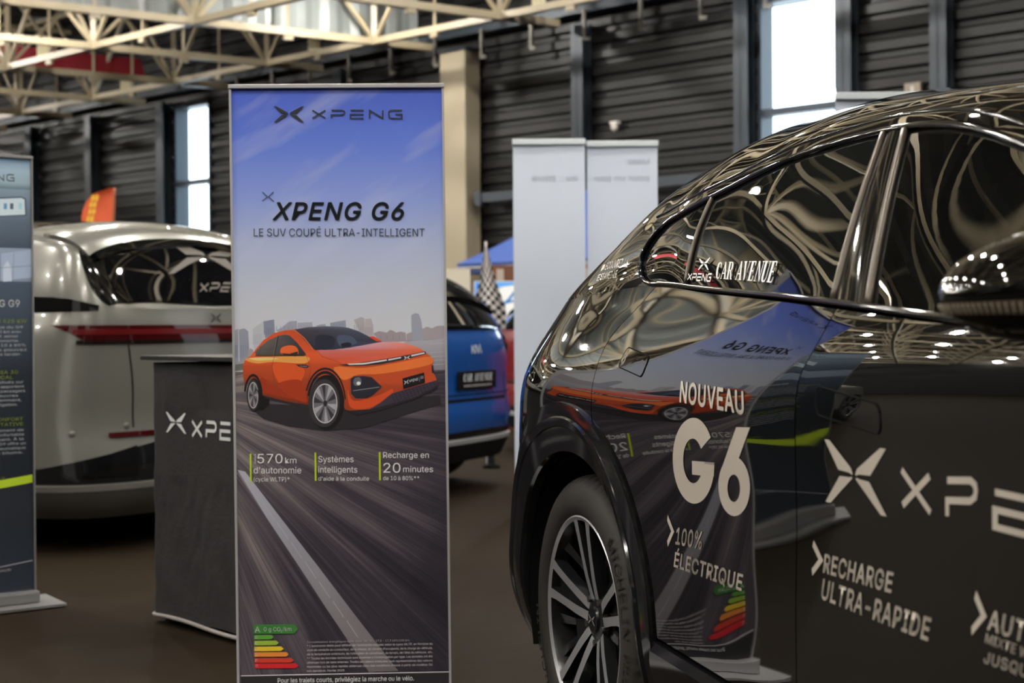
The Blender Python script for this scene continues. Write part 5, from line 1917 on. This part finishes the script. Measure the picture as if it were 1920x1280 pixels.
    disc(165, 640, 48, 112, ink(28, 26, 28))
    disc(158, 640, 42, 104, ink(52, 48, 50))
    disc(160, 642, 33, 88, ink(176, 172, 174))
    disc(160, 642, 29, 82, ink(98, 95, 100))
    for k in range(10):
        wedge(160, 642, 28, 80, k * math.pi / 5, .17, ink(56, 53, 58) if k % 2 else ink(140, 137, 142))
    A.poly(Z7([(185, 600), (215, 640), (268, 672), (268, 700), (225, 740), (180, 745), (205, 700)]), ink(24, 22, 25))
    # light bar, lamps, plate, grille
    A.poly(Z7([(732, 438), (860, 428), (1000, 408), (1180, 376), (1308, 350), (1312, 366), (1180, 402), (1000, 436), (880, 446), (770, 446)]), ink(44, 44, 52))
    A.poly(Z7([(785, 433), (900, 427), (1050, 404), (1050, 412), (900, 437), (800, 440)]), ink(232, 236, 240))
    A.poly(Z7([(1060, 402), (1145, 387), (1145, 395), (1060, 412)]), ink(196, 200, 206))
    A.poly(Z7([(1212, 374), (1300, 356), (1304, 364), (1215, 385)]), ink(196, 200, 206))
    em = emblem()
    A.fig(([(430 + (1184 + x * 21) / 3.555, 560 + (392 - y * 21 - x * 3) / 3.555) for x, y in em[0]], em[1]), ink(226, 228, 232))
    A.poly(Z7([(808, 535), (830, 516), (900, 514), (950, 522), (1018, 586), (960, 640), (920, 660), (840, 662), (812, 630)]), ink(40, 40, 50))
    blob([(835, 530), (870, 524), (880, 560), (850, 580), (828, 565)], ink(96, 96, 104))
    disc(862, 563, 14, 12, ink(214, 216, 210))
    A.line(Z7([(826, 612), (1000, 588)]), .8, ink(160, 156, 154))
    A.poly(Z7([(1348, 445), (1358, 440), (1366, 500), (1350, 490)]), ink(44, 42, 52))
    A.poly(Z7([(930, 738), (1010, 690), (1080, 632), (1250, 580), (1388, 540), (1393, 572), (1260, 648), (1060, 705), (950, 740)]), ink(58, 52, 64))
    for r_ in range(5):
        for c_2 in range(13):
            x = 1085 + c_2 * 23; y = 640 + r_ * 13 - c_2 * 7.4
            if x + r_ * 6 < 1372:
                A.poly(Z7([(x + r_ * 6, y), (x + 8 + r_ * 6, y + 4), (x + r_ * 6, y + 8), (x - 8 + r_ * 6, y + 4)]), ink(34, 30, 38), step=.00001)
    A.poly(Z7([(780, 745), (930, 738), (1240, 655), (1392, 575), (1380, 600), (1240, 668), (1000, 745), (850, 775)]), ink(40, 36, 40))
    A.poly(Z7([(1154, 530), (1298, 490), (1305, 558), (1160, 600)]), ink(24, 24, 28))
    pm = lambda t, x, y, w, h: ([(430 + (x + a * w) / 3.555, 560 + (y - b * h - a * w * .27) / 3.555) for a, b in t[0]], t[1])
    A.fig(pm(emblem(), 1180, 555, 15, 24), ink(228, 228, 232))
    A.fig(pm(wordmark('XPENG', 2.1, .2), 1200, 556, 5.6, 14), ink(220, 220, 224))
    A.line(Z7([(1264, 518), (1268, 552)]), .4, ink(180, 180, 186))
    A.fig(pm(unit(text2d('G6', bold=.02)), 1275, 535, 20, 20), ink(226, 226, 230))
    # ---- lettering
    DK = ink(46, 50, 56)
    def T(body, xa, xb, ybase, cap, col, bold=0.0, shear=0.0, slope=0.0):
        t = unit(text2d(body, bold=bold, shear=shear)) if isinstance(body, str) else unit(body)
        A.fig(([(xa + x * (xb - xa), ybase - y * cap + slope * x * (xb - xa)) for x, y in t[0]], t[1]), col)
    A.fig(([(542 + x * 28.5, 214.5 - y * 28.5) for x, y in em[0]], em[1]), DK)
    T(wordmark('XPENG', 2.18, .17), 585, 755, 222, 15, DK)
    A.line([(492, 360), (502, 369), (492, 377)], 1.6, DK)
    A.line([(513, 360), (504, 369), (514, 378)], 1.6, DK)
    T('XPENG G6', 511, 758, 413, 34, DK, bold=.036, shear=.22)
    T('LE SUV COUPÉ ULTRA-INTELLIGENT', 476, 796, 443, 14.5, DK)
    LIME, WH = ink(178, 200, 44), ink(232, 228, 228)
    for x, y in ((470, 850), (591.5, 848), (712, 847)):
        A.poly([(x - 1.6, y), (x + 1.6, y), (x + 2.2, y + 53), (x - 1.0, y + 53)], LIME)
    T('570', 483, 530, 868, 17.5, WH)
    T('km', 535, 556, 868, 11, WH)
    t = unit(text2d('Jusqu’à', res=2))
    A.fig(([(480 - y * 3.4, 869 - x * 18) for x, y in t[0]], t[1]), WH)
    T("d'autonomie", 476, 565, 887, 12, WH)
    T('(cycle WLTP)*', 476, 543, 902, 8, WH)
    T('Systèmes', 597, 663, 866, 11.5, WH)
    T('intelligents', 597, 670, 885.5, 11.5, WH)
    T("d'aide à la conduite", 597, 692, 900.5, 7.5, WH)
    T('Recharge en', 718.5, 804, 858, 11, WH)
    T('20', 719, 751, 885.5, 18, WH)
    T('minutes', 756, 812, 884.5, 11, WH)
    T('de 10 à 80%**', 718.5, 786, 899.5, 7.5, WH)
    # energy label
    AR = [('A', 476, 1170, 1187.5, 552, 559, (62, 118, 58)), ('B', 477, 1190, 1198, 509, 513.5, (92, 152, 62)), ('C', 477, 1200.5, 1209, 518, 523, (142, 172, 60)), ('D', 477, 1211.5, 1220, 527, 532.5, (226, 184, 52)),
          ('E', 477, 1222, 1230.5, 537, 541.5, (226, 132, 58)), ('F', 477.5, 1233, 1241.5, 546, 551, (192, 60, 48)), ('G', 478, 1243, 1252, 555, 560, (196, 40, 46))]
    for ch, xa, ya, yb, xb, xt, c in AR:
        A.poly([(xa, ya), (xb, ya - .6), (xt, (ya + yb) / 2 - .6), (xb, yb - .6), (xa, yb)], ink(*c))
        if ch == 'A':
            T('A', xa + 2, xa + 12, yb - 3, 10.5, WH, bold=.02)
            T('0 g CO', 495, 526, 1182.5, 7.5, WH, bold=.012)
            T('2', 526.5, 529, 1184.5, 4, WH)
            T('/km', 530, 547, 1182, 7.5, WH, bold=.012)
        else:
            T(ch, xa + 1.5, xa + 6, yb - 2, 5, WH, bold=.012)
    small = ['* L’autonomie réelle peut différer de l’autonomie calculée selon le cycle WLTP, en fonction du', 'style de conduite du conducteur, de la vitesse, du nombre d’occupants, de la charge du véhicule,',
             'de la température extérieure, de l’utilisation du climatiseur, du terrain, de l’état du véhicule, etc.', '** Toutes les données techniques sont soumises à l’homologation par type. Les données ont été',
             'obtenues lors de tests internes. Toutes les valeurs indiquées sont représentatives des valeurs', 'maximales ou les plus rapides obtenues dans des conditions d’essai à partir de modèles G6']
    GW = ink(196, 190, 192)
    T('Consommations énergétiques cycle mixte (WLTP) : 17,5 - 17,9 kWh/100 km.', 576, 768.5, 1205, 4.0, GW, bold=.016, slope=-.02)
    for k, s in enumerate(small):
        T(s, 576, 811, 1212 + k * 7.8, 3.9, GW, slope=-.018)
    T('non standards. Février 2025.', 576, 647, 1252.5 + 6.3, 3.9, GW, slope=-.018)
    A.poly([(452, 1267), (843, 1259), (845, 1300), (453, 1300)], ink(42, 39, 42))
    A.line([(452, 1266), (842, 1258.5)], 1.6, ink(206, 202, 204))
    T('Pour les trajets courts, privilégiez la marche ou le vélo.', 521, 776, 1279, 8.4, WH, slope=-.018)
    A.line([(453, 1302), (844, 1296)], 1.2, ink(170, 168, 170))
    A.build('printed_artwork', print_material('banner_print'), main)
build_main_print()

# ---- left banner, half outside the frame
e1 = at_y(65.5, 1118, 5.72)
alpha = math.radians(36)
PL_ = Vector((e1.x, e1.y, 0)) - Vector((math.cos(alpha), math.sin(alpha), 0)) * (BW / 2)
left, lloc, ML = banner_frame('left_banner', PL_, alpha, math.radians(-.1), BW, 1.80, 'dark printed banner of a car interior at the left edge of the frame', metal=mat('dull_aluminium', srgb(150, 148, 148), rough=.4, metal=.5))
def build_left_print():
    A = Art(lambda x, y: (x, y))
    x0, x1 = -BW / 2 + .004, BW / 2 - .004
    Y = lambda v: lloc(60, v)[1]          # height of a photo row at the right edge of the print
    def X(u, v=600): return lloc(u, v)[0]
    top = 1.792
    rows = [(top, (108, 140, 168)), (Y(322), (150, 172, 188)), (Y(345), (140, 160, 174)), (Y(356), (92, 108, 120))]
    def band(za, zb, ca, cb): A.poly([(x0, za), (x1, za), (x1, zb), (x0, zb)], [ink(*ca), ink(*ca), ink(*cb), ink(*cb)], px=False)
    for (za, ca), (zb, cb) in zip(rows, rows[1:]): band(za, zb, ca, cb)
    band(Y(356), Y(415), (120, 138, 156), (86, 100, 116))
    band(Y(415), Y(466), (84, 98, 114), (60, 72, 86))
    band(Y(466), Y(528), (128, 142, 164), (116, 128, 148))
    band(Y(528), Y(700), (62, 74, 90), (28, 34, 42))
    band(Y(700), Y(900), (26, 32, 40), (26, 31, 38))
    band(Y(900), .064, (32, 36, 42), (40, 46, 56))
    P = lambda l: [(X(u, v), lloc(u, v)[1]) for u, v in l]
    A.poly(P([(-60, 372), (40, 368), (49, 372), (50, 404), (-60, 410)]), ink(72, 84, 98), px=False)
    A.poly(P([(-60, 375), (40, 371), (46, 374), (47, 402), (-60, 407)]), ink(186, 200, 208), px=False)
    for u, c in ((7, (90, 140, 180)), (19, (70, 84, 100)), (35, (150, 190, 205)), (-20, (90, 140, 180))):
        A.poly(P([(u, 381), (u + 6, 381), (u + 6, 392), (u, 392)]), ink(*c), px=False)
    A.poly(P([(2, 475), (58, 468), (62, 470), (62, 520), (2, 526)]), ink(146, 160, 182), px=False)
    A.poly(P([(6, 500), (14, 488), (20, 500), (22, 527), (6, 528)]), ink(176, 186, 202), px=False)
    A.line(P([(0, 502), (62, 498)]), .002, ink(96, 110, 130), px=False)
    A.line(P([(26, 474), (24, 526)]), .002, ink(110, 124, 144), px=False)
    def T(body, ua, ub, v, cap, col, bold=0.0):
        xa, za = X(ua, v), lloc(ua, v)[1]
        xb, zb = X(ub, v), lloc(ub, v)[1]
        hz = cap / 457.0
        t = unit(text2d(body, bold=bold)) if isinstance(body, str) else unit(body)
        A.fig(([(lerp(xa, xb, x), za + y * hz) for x, y in t[0]], t[1]), col, px=False)
    T(wordmark('XPENG', 2.18, .2), -66, 27, 334, 11, ink(52, 62, 72))
    t = emblem()
    T('XPENG G9', -48, 37, 575, 13, ink(214, 214, 216), .02)
    LM, GW = ink(150, 162, 40), ink(150, 152, 156)
    T('RECHARGE ULTRA-RAPIDE 525 KW', -160, 50, 605, 6.5, LM, .01)
    par = ['la plateforme électrique du G9', 'permet de passer jusqu’à 570 km avec', 'une charge, donnant ainsi', 'une grande liberté à l’autonomie.', 'Vitesse de recharge de 10 à 80%', 'en 20 minutes, vous pouvez', 'repartir sur la route sans tarder.']
    for k, s in enumerate(par): T(s, -120, [43, 40, 33, 36, 48, 50, 40][k], 616 + k * 8.7, 4.6, GW)
    T('PUISSANCE DE NVIDIA 30', -130, 34, 704, 6.0, LM, .01)
    T('PILOTAGE ET VOCAL', -100, 24, 713, 6.0, LM, .01)
    for k, s in enumerate(['Le système XNGP sont situés sur', 'un groupe de caméras et apportent', 'sécurité pour vous et vos passagers', 'dans toutes les manœuvres', 'de conduite, du G9 notamment,', 'le stationnement et la navigation.']): T(s, -120, [44, 45, 47, 34, 40, 33][k], 722 + k * 8.7, 4.6, GW)
    T('INTÉRIEUR ULTRA-CONFORT', -130, 43, 795, 6.0, LM, .01)
    T('ET SUSPENSION ADAPTATIVE', -135, 43, 805, 6.0, LM, .01)
    for k, s in enumerate(['Profitez d’un environnement de', 'qualité supérieure et confortable', 'tout en vous enveloppant. À la', 'pointe du confortable. Le G9 offre un', 'niveau de suspension pneumatique', 'pour rester proche du bitume.']): T(s, -120, [44, 45, 44, 48, 48, 43][k], 815 + k * 8.7, 4.6, GW)
    def strip(va, vb, u=61):
        (xa, za), (xb, zb) = (X(u, va), Y2(u, va)), (X(0, vb), Y2(0, vb))
        return za, za + (zb - za) / (xb - xa) * (x0 - xa), xa
    Y2 = lambda u, v: lloc(u, v)[1]
    za, zb, xa = strip(889, 900.5)
    zc_, zd, _ = strip(904, 915.5)
    A.poly([(x0, zb), (xa, za), (xa, zc_), (x0, zd)], ink(164, 188, 40), px=False)
    T('CAR AVENUE', -50, 10, 903, 5, ink(110, 126, 30))
    za, zb, xa = strip(1050, 1063)
    A.line([(x0, zb), (xa, za)], .0035, ink(150, 150, 158), px=False)
    T('caravenue.com/fr', -60, 21, 1078, 4.5, GW)
    A.build('printed_artwork', print_material('banner_print'), left)
build_left_print()

# ---- white banners seen from behind
def white_back(x_left, x_right, y, H, label, name='rollup_banner', group=None, txt=None):
    W = x_right - x_left
    r = empty(name, ((x_left + x_right) / 2, y, 0), label=label, cat='banner', group=group)
    al = mat('white_aluminium', srgb(205, 212, 216), rough=.4, metal=.2)
    mb = MB()
    mb.box(-W / 2, W / 2, -.012, .014, H - .022, H + .012, bev=.004)
    mb.build('top_rail', al, r)
    mb = MB()
    nx, nz = 10, 24
    vs = [Vector((lerp(-W / 2 + .004, W / 2 - .004, i / nx), .010 + .004 * math.sin(3.0 * i / nx + 2.1 * j / nz), lerp(.07, H - .015, j / nz))) for i in range(nx + 1) for j in range(nz + 1)]
    mb.add(vs, grid_faces(nx, nz))
    sh = mb.build('sheet', mat('white_banner_cloth', srgb(200, 208, 222), rough=.65, noise=.03, nscale=3), r, smooth=True)
    if txt:
        fm_ = mat('show_through_ink', srgb(190, 198, 212), rough=.65)
        for body, xa, xb, z, cap in txt:
            t = unit(text2d(body, bold=.01))
            t = chop(t, .05)
            def sy(x, zz):
                return .010 + .004 * math.sin(3.0 * (x + W / 2) / W + 2.1 * (zz - .07) / (H - .085)) - .0006
            obj('show_through_lettering', [Vector((lerp(xb, xa, a), sy(lerp(xb, xa, a), z + c * cap), z + c * cap)) for a, c in t[0]], t[1], fm_, sh)
    mb = MB()
    mb.box(-W / 2 + .003, W / 2 - .003, -.05, .06, .012, .09, bev=.015)
    for sg in (-1, 1):
        mb.box(sg * W * .35 - .02, sg * W * .35 + .02, -.16, .16, 0, .014, bev=.004)
    mb.build('base', mat('dark_base', srgb(40, 42, 46), rough=.4, metal=.3), r)
    mb = MB()
    mb.tube([(0, .03, .08), (0, .03, H)], .008, n=8)
    mb.build('support_pole', al, r)
    return r
YB = 8.38
gx = lambda u, y=YB: at_y(u, 600, y).x
white_back(gx(962.5), gx(1100), YB, 2.20, 'blank white back of a roll-up banner, left one of the pair beside the black car', txt=[('ou', gx(1064) - gx(1031.2), gx(1085) - gx(1031.2), 1.965, .036), ('plus', gx(1000) - gx(1031.2), gx(1042) - gx(1031.2), 1.965, .036)])
white_back(gx(1102), gx(1237), YB + .03, 2.19, 'blank white back of a roll-up banner, right one of the pair beside the black car',
           txt=[('pour', gx(1182) - gx(1170.2), gx(1220) - gx(1170.2), 1.965, .036), ('un', gx(1157) - gx(1170.2), gx(1175) - gx(1170.2), 1.965, .036), ('jour', gx(1116) - gx(1170.2), gx(1149) - gx(1170.2), 1.965, .036), ('Louez', gx(1180) - gx(1170.2), gx(1221) - gx(1170.2), 2.065, .036)])
Y3 = 6.85
white_back(at_y(1566, 200, Y3).x, at_y(1566, 200, Y3).x + .85, Y3, 2.21, 'white roll-up banner whose top edge shows over the black car roof')

# ------------------------------------------------------------------ black cloth counter
c0, c1 = at_z(287, 1150, 0.03), Vector((0, 0, 0))
cd_ = Vector((.70, -.714, 0)).normalized()
cn_ = Vector((cd_.y, -cd_.x, 0))            # outward normal of the front face
MC = Matrix(((cd_.x, -cn_.x, 0, c0.x), (cd_.y, -cn_.y, 0, c0.y), (0, 0, 1, 0), (0, 0, 0, 1)))
counter = empty('promotion_counter', matrix=MC, label='black cloth-covered promotion counter partly hidden behind the main banner', cat='counter')
CL, CD_, CH = .82, .42, 1.0
def counter_cloth():
    cloth = mat('black_stretch_cloth', srgb(50, 48, 49), rough=.8, noise=.12, nscale=14, bump=.18, bscale=55, spec=.25)
    nz, per = 60, []
    # closed outline with rounded corners
    rr = .025
    for cx, cy, a0 in ((CL - rr, rr, -90), (CL - rr, CD_ - rr, 0), (rr, CD_ - rr, 90), (rr, rr, 180)):
        for k in range(6):
            a = math.radians(a0 + k * 18)
            per.append((cx + rr * math.cos(a), cy + rr * math.sin(a), math.cos(a), math.sin(a)))
    P = []
    for i, p in enumerate(per):
        q = per[(i + 1) % len(per)]
        d = math.hypot(q[0] - p[0], q[1] - p[1])
        n = max(1, int(d / .014))
        for k in range(n):
            P.append(tuple(lerp(p[m], q[m], k / n) for m in range(4)))
    from mathutils import noise
    vs, m = [], len(P)
    for j in range(nz + 1):
        z = lerp(.035, CH - .02, j / nz)
        for x, y, nx, ny in P:
            w = noise.noise(Vector((x * 5, y * 5, z * 1.6))) * .012 + noise.noise(Vector((x * 11 + z * 4, y * 11, z * 5))) * .006 + noise.noise(Vector((x * 26 - z * 9, y * 26, z * 12))) * .0022
            edge = min(1, (CH - z) / .1) * min(1.0, (z + .05) / .2)
            front = .35 if (y < .02 and .02 < x < CL - .02 and .55 < z < .80) else 1
            vs.append(Vector((x + nx * w * edge * front, y + ny * w * edge * front, z + (.004 * math.sin(x * 17) if j == 0 else 0))))
    fs = [(j * m + i, j * m + (i + 1) % m, (j + 1) * m + (i + 1) % m, (j + 1) * m + i) for j in range(nz) for i in range(m)]
    c = obj('cloth_cover', vs, fs, cloth, counter, smooth=True)
    # pale hem along the bottom
    hem = [Vector((x + nx * .006, y + ny * .006, .030 + .006 * math.sin(x * 9 + y * 7))) for x, y, nx, ny in P]
    mb = MB(); mb.tube(hem + [hem[0]], .0075, n=8)
    mb.build('hem', mat('pale_hem', srgb(150, 144, 138), rough=.7), c, smooth=True)
    mb = MB()
    mb.box(-.025, CL + .025, -.03, CD_ + .02, CH - .010, CH + .006, bev=.003)
    mb.build('counter_top', mat('counter_top_grey', srgb(48, 46, 44), rough=.35), counter)
    for x in (.05, CL - .05):
        for y in (.05, CD_ - .05):
            mb = MB(); mb.lathe([(0, 0), (.022, 0), (.022, .02), (.012, .03), (.012, .06)], Matrix.Translation((x, y, 0)), n=14)
            mb.build('foot', mat('grey_foot', srgb(120, 116, 112), rough=.5), counter, smooth=True)
    Mi = MC.inverted()
    def loc(u, v):
        q = Mi @ on_plane(u, v, Vector((c0.x, c0.y, 0)), cn_)
        return q.x, q.z
    wv = mat('white_print', srgb(222, 222, 222), rough=.55)
    a, bq = loc(313, 818), loc(350, 770)
    em = emblem()
    w = (bq[0] - a[0]) / 2
    cx, cz = (a[0] + bq[0]) / 2, (a[1] + bq[1]) / 2 + .004
    lx, lz = loc(362, 817)
    lh = loc(362, 789)[1] - lz
    px_ = (loc(412, 817)[0] - loc(361, 817)[0]) / 4.3
    wm = wordmark('XPENG', 2.2, .22)
    def skin(x, z):
        best = min((abs(v.x - x) + abs(v.z - z), v.y) for v in vs if v.y < .04 and abs(v.x - x) < .02 and abs(v.z - z) < .02)
        return best[1]
    for nm, fig in (('cloth_emblem', ([(cx + x * w, cz + y * w * 1.02) for x, y in em[0]], em[1])), ('cloth_lettering', ([(lx + x * px_, lz + y * lh) for x, y in wm[0]], wm[1]))):
        fig = chop(fig, .02)
        obj(nm, [Vector((x, skin(x, z) - .003, z)) for x, z in fig[0]], fig[1], wv, c)
counter_cloth()

# ------------------------------------------------------------------ flags and stand behind
# orange feather flag
P = at_y(198, 600, 14.0); P.z = 0
flag = empty('feather_flag', P, label='orange feather flag with yellow print rising behind the grey car', cat='flag')
def build_flag():
    k = 14.0 / F
    zz = lambda v: 1.10 + (615 - v) * k
    n = 26
    vs, mi = [], []
    for i in range(n + 1):
        t = i / n
        z = lerp(.7, zz(347), t)
        xr = lerp(-.02, .09, min(1, (z - .7) / (zz(350) - .7)))
        top = max(0, (z - zz(405)) / (zz(347) - zz(405)))
        wdt = .26 * math.sqrt(max(0, 1 - top ** 2.2)) + .03
        for j in range(9):
            s = j / 8
            vs.append(Vector((xr - wdt * (1 - s), .03 * math.sin(s * 4 + z * 2), z)))
    fs = grid_faces(n, 8)
    m = mat('orange_flag_cloth', srgb(214, 92, 48), rough=.7)
    o = obj('sail', vs, fs, m, flag, smooth=True)
    pts = [vs[i * 9 + 8] + Vector((.008, 0, 0)) for i in range(n + 1)]
    mb = MB(); mb.tube([Vector((-.02, 0, .02))] + pts, .012, n=8)
    mb.build('pole', mat('flag_pole', srgb(150, 80, 50), rough=.5), flag, smooth=True)
    mb = MB(); mb.box(-.25, .25, -.03, .03, 0, .03); mb.box(-.03, .03, -.25, .25, 0, .03)
    mb.build('cross_base', LINER, flag)
    yv = mat('yellow_flag_print', srgb(226, 176, 52), rough=.7)
    V, Fc = [], []
    for z0, z1, xo, w in ((zz(372), zz(361), .0, .07), (zz(384), zz(374), -.02, .07), (zz(397), zz(387), -.03, .065), (zz(414), zz(400), -.05, .07)):
        for a in (0, .038):
            b0 = len(V)
            V += [Vector((xo - .12 + a, -.045, z0)), Vector((xo - .09 + a, -.045, z0)), Vector((xo - .08 + a, -.045, z1)), Vector((xo - .11 + a, -.045, z1))]
            Fc.append((b0, b0 + 1, b0 + 2, b0 + 3))
    obj('printed_marks', V, Fc, yv, o)
build_flag()

# chequered flag on a stand
P = at_y(919, 600, 11.2); P.z = 0
chk = empty('chequered_flag', P, label='black and white chequered flag hanging in folds behind the blue hatchback', cat='flag')
def build_check():
    k = 11.2 / F
    zz = lambda v: 1.10 + (615 - v) * k
    nz, nx = 18, 7
    prof = linear([(zz(610), .24), (zz(582), .265), (zz(570), .26), (zz(545), .19), (zz(520), .12), (zz(490), .07), (zz(460), .03)])
    vs = []
    for i in range(nz + 1):
        z = lerp(zz(612), zz(460), i / nz)
        w = prof(z)
        cx = lerp(.0, -.03, i / nz)
        for j in range(nx + 1):
            s = j / nx * 2 - 1
            vs.append(Vector((cx + w / 2 * s, -.05 * math.cos(s * 4.5) * w / .26, z - .02 * abs(s))))
    fs = grid_faces(nz, nx)
    wm2, bm2 = mat('white_flag_cloth', srgb(214, 204, 200), rough=.7), mat('black_flag_cloth', srgb(40, 44, 42), rough=.7)
    o = obj('cloth', vs, fs, [wm2, bm2], chk)
    for n, p in enumerate(o.data.polygons):
        i, j = divmod(n, nx)
        p.material_index = (i + j) % 2
    mb = MB(); mb.tube([(-.03, .02, .03), (-.03, .02, zz(452))], .010, n=8)
    mb.build('pole', wm2, chk)
    mb = MB(); mb.lathe([(0, .0), (.07, .0), (.07, .02), (.03, .03), (.02, .2)], n=20)
    mb.build('base', LINER, chk, smooth=True)
build_check()

# blue gazebo
GC = Vector((1.176, 17.317, 0))
MG = Matrix(((WD.x, WM.x, 0, GC.x), (WD.y, WM.y, 0, GC.y), (0, 0, 1, 0), (0, 0, 0, 1)))
gz = empty('gazebo', matrix=MG, label='blue peaked gazebo tent on a steel frame behind the white panels', cat='tent')
def build_gazebo():
    h, ze, zp = 1.3, 1.88, 2.95
    can = mat('blue_tent_cloth', srgb(52, 84, 158), rough=.7, noise=.08, nscale=3)
    vs, fs = [], []
    cs = [(-h, -h), (h, -h), (h, h), (-h, h)]
    n = 10
    for k in range(4):
        a, b = Vector((*cs[k], ze)), Vector((*cs[(k + 1) % 4], ze))
        b0 = len(vs)
        for i in range(n + 1):
            for j in range(n + 1):
                p = a.lerp(b, i / n).lerp(Vector((0, 0, zp)), j / n)
                sag = .10 * math.sin(math.pi * j / n) * (1 - .5 * j / n)
                vs.append(p - Vector((0, 0, sag)))
        fs += grid_faces(n, n, b0)
    canopy = obj('canopy', vs, fs, can, gz, smooth=False)
    mb = MB()
    for k in range(4):
        a, b = Vector((*cs[k], 0)), Vector((*cs[(k + 1) % 4], 0))
        mb.add([a + Vector((0, 0, ze - .12)), b + Vector((0, 0, ze - .12)), b + Vector((0, 0, ze)), a + Vector((0, 0, ze))], [(0, 1, 2, 3)])
    mb.build('valance', mat('dark_blue_valance', srgb(44, 66, 120), rough=.7), gz)
    st = mat('tent_frame_grey', srgb(150, 148, 148), rough=.4, metal=.4)
    for x, y in cs:
        mb = MB(); mb.box(x * .98 - .02, x * .98 + .02, y * .98 - .02, y * .98 + .02, 0, ze - .01)
        mb.build('leg', st, gz)
    for k in range(4):
        mb = MB(); mb.tube([Vector((*cs[k], ze - .06)) * 1.0 + Vector((0, 0, 0)), Vector((*cs[(k + 1) % 4], ze - .06))], .02, n=6)
        mb.build('cross_bar', st, gz)
build_gazebo()

# posters on stands
def poster(u0, u1, v0, v1, y, label, name, fill, build_art, zb=.0):
    a, b_ = at_y(u0, v0, y), at_y(u1, v1, y)
    W, z1, z0 = b_.x - a.x, a.z, b_.z
    r = empty(name, ((a.x + b_.x) / 2, y, 0), label=label, cat='poster')
    mb = MB(); mb.box(-W / 2, W / 2, -.008, .008, z0, z1)
    bd = mb.build('board', fill, r)
    for sg in (-1, 1):
        mb = MB(); mb.box(sg * W * .42 - .015, sg * W * .42 + .015, .009, .035, 0, z1 - .05)
        mb.build('stand_leg', mat('poster_stand', srgb(120, 118, 116), rough=.4, metal=.4), r)
    A = Art(lambda x, z: (x, z))
    A.z = .0085
    build_art(A, W, z0, z1)
    A.build('printed_artwork', print_material('banner_print'), bd)
def art_cream(A, W, z0, z1):
    h = z1 - z0
    A.poly([(-.02 + .16 * math.cos(t), z0 + h * .34 + .13 * math.sin(t)) for t in [2 * math.pi * k / 24 for k in range(24)]], ink(60, 120, 190), px=False)
    A.poly([(-.02 + .11 * math.cos(t), z0 + h * .34 + .08 * math.sin(t)) for t in [2 * math.pi * k / 24 for k in range(24)]], ink(226, 220, 206), px=False)
def art_blue(A, W, z0, z1):
    h = z1 - z0
    A.poly([(-W / 2 + .01, z0 + .01), (-W / 2 + .10, z0 + .01), (-W / 2 + .13, z1 - .01), (-W / 2 + .01, z1 - .01)], ink(60, 128, 214), px=False)
    A.poly([(W * .22 + W * .30 * math.cos(t), z0 + h * .45 + h * .46 * math.sin(t)) for t in [2 * math.pi * k / 28 for k in range(28)]], ink(212, 226, 240), px=False)
    A.poly([(-W / 2 + .13, z1 - .08), (W / 2 - .01, z1 - .03), (W / 2 - .01, z1 - .01), (-W / 2 + .13, z1 - .01)], ink(84, 150, 222), px=False)
    A.line([(-.02, z0 + h * .22), (.09, z0 + h * .45), (.17, z0 + h * .74), (.185, z0 + h * .18)], .03, ink(52, 116, 176), px=False)
    A.line([(.0, z0 + h * .34), (.19, z0 + h * .46)], .022, ink(52, 116, 176), px=False)
poster(800, 882, 505, 590, 15.2, 'cream poster with a blue round mark behind the blue hatchback roof', 'cream_poster', mat('cream_board', srgb(206, 198, 180), rough=.6), art_cream)
poster(889, 985, 527, 592, 14.6, 'blue and white poster with a slanted letter A behind the chequered flag', 'blue_poster', mat('white_board', srgb(214, 222, 230), rough=.6), art_blue)
P = at_y(950, 515, 15.6)
shelf = empty('brown_cabinet', (P.x + .35, 15.6, 0), label='brown cabinet with pale uprights standing under the blue gazebo', cat='cabinet')
mb = MB(); mb.box(-.55, .55, -.2, .2, 0, 1.78, bev=.01)
mb.build('carcass', mat('brown_wood', srgb(104, 62, 34), rough=.5, noise=.2, nscale=6), shelf)
for x in (-.42, -.12, .2, .5):
    mb = MB(); mb.box(x - .04, x + .04, -.215, -.201, .05, 1.74)
    mb.build('upright', mat('pale_upright', srgb(176, 160, 148), rough=.5), shelf)
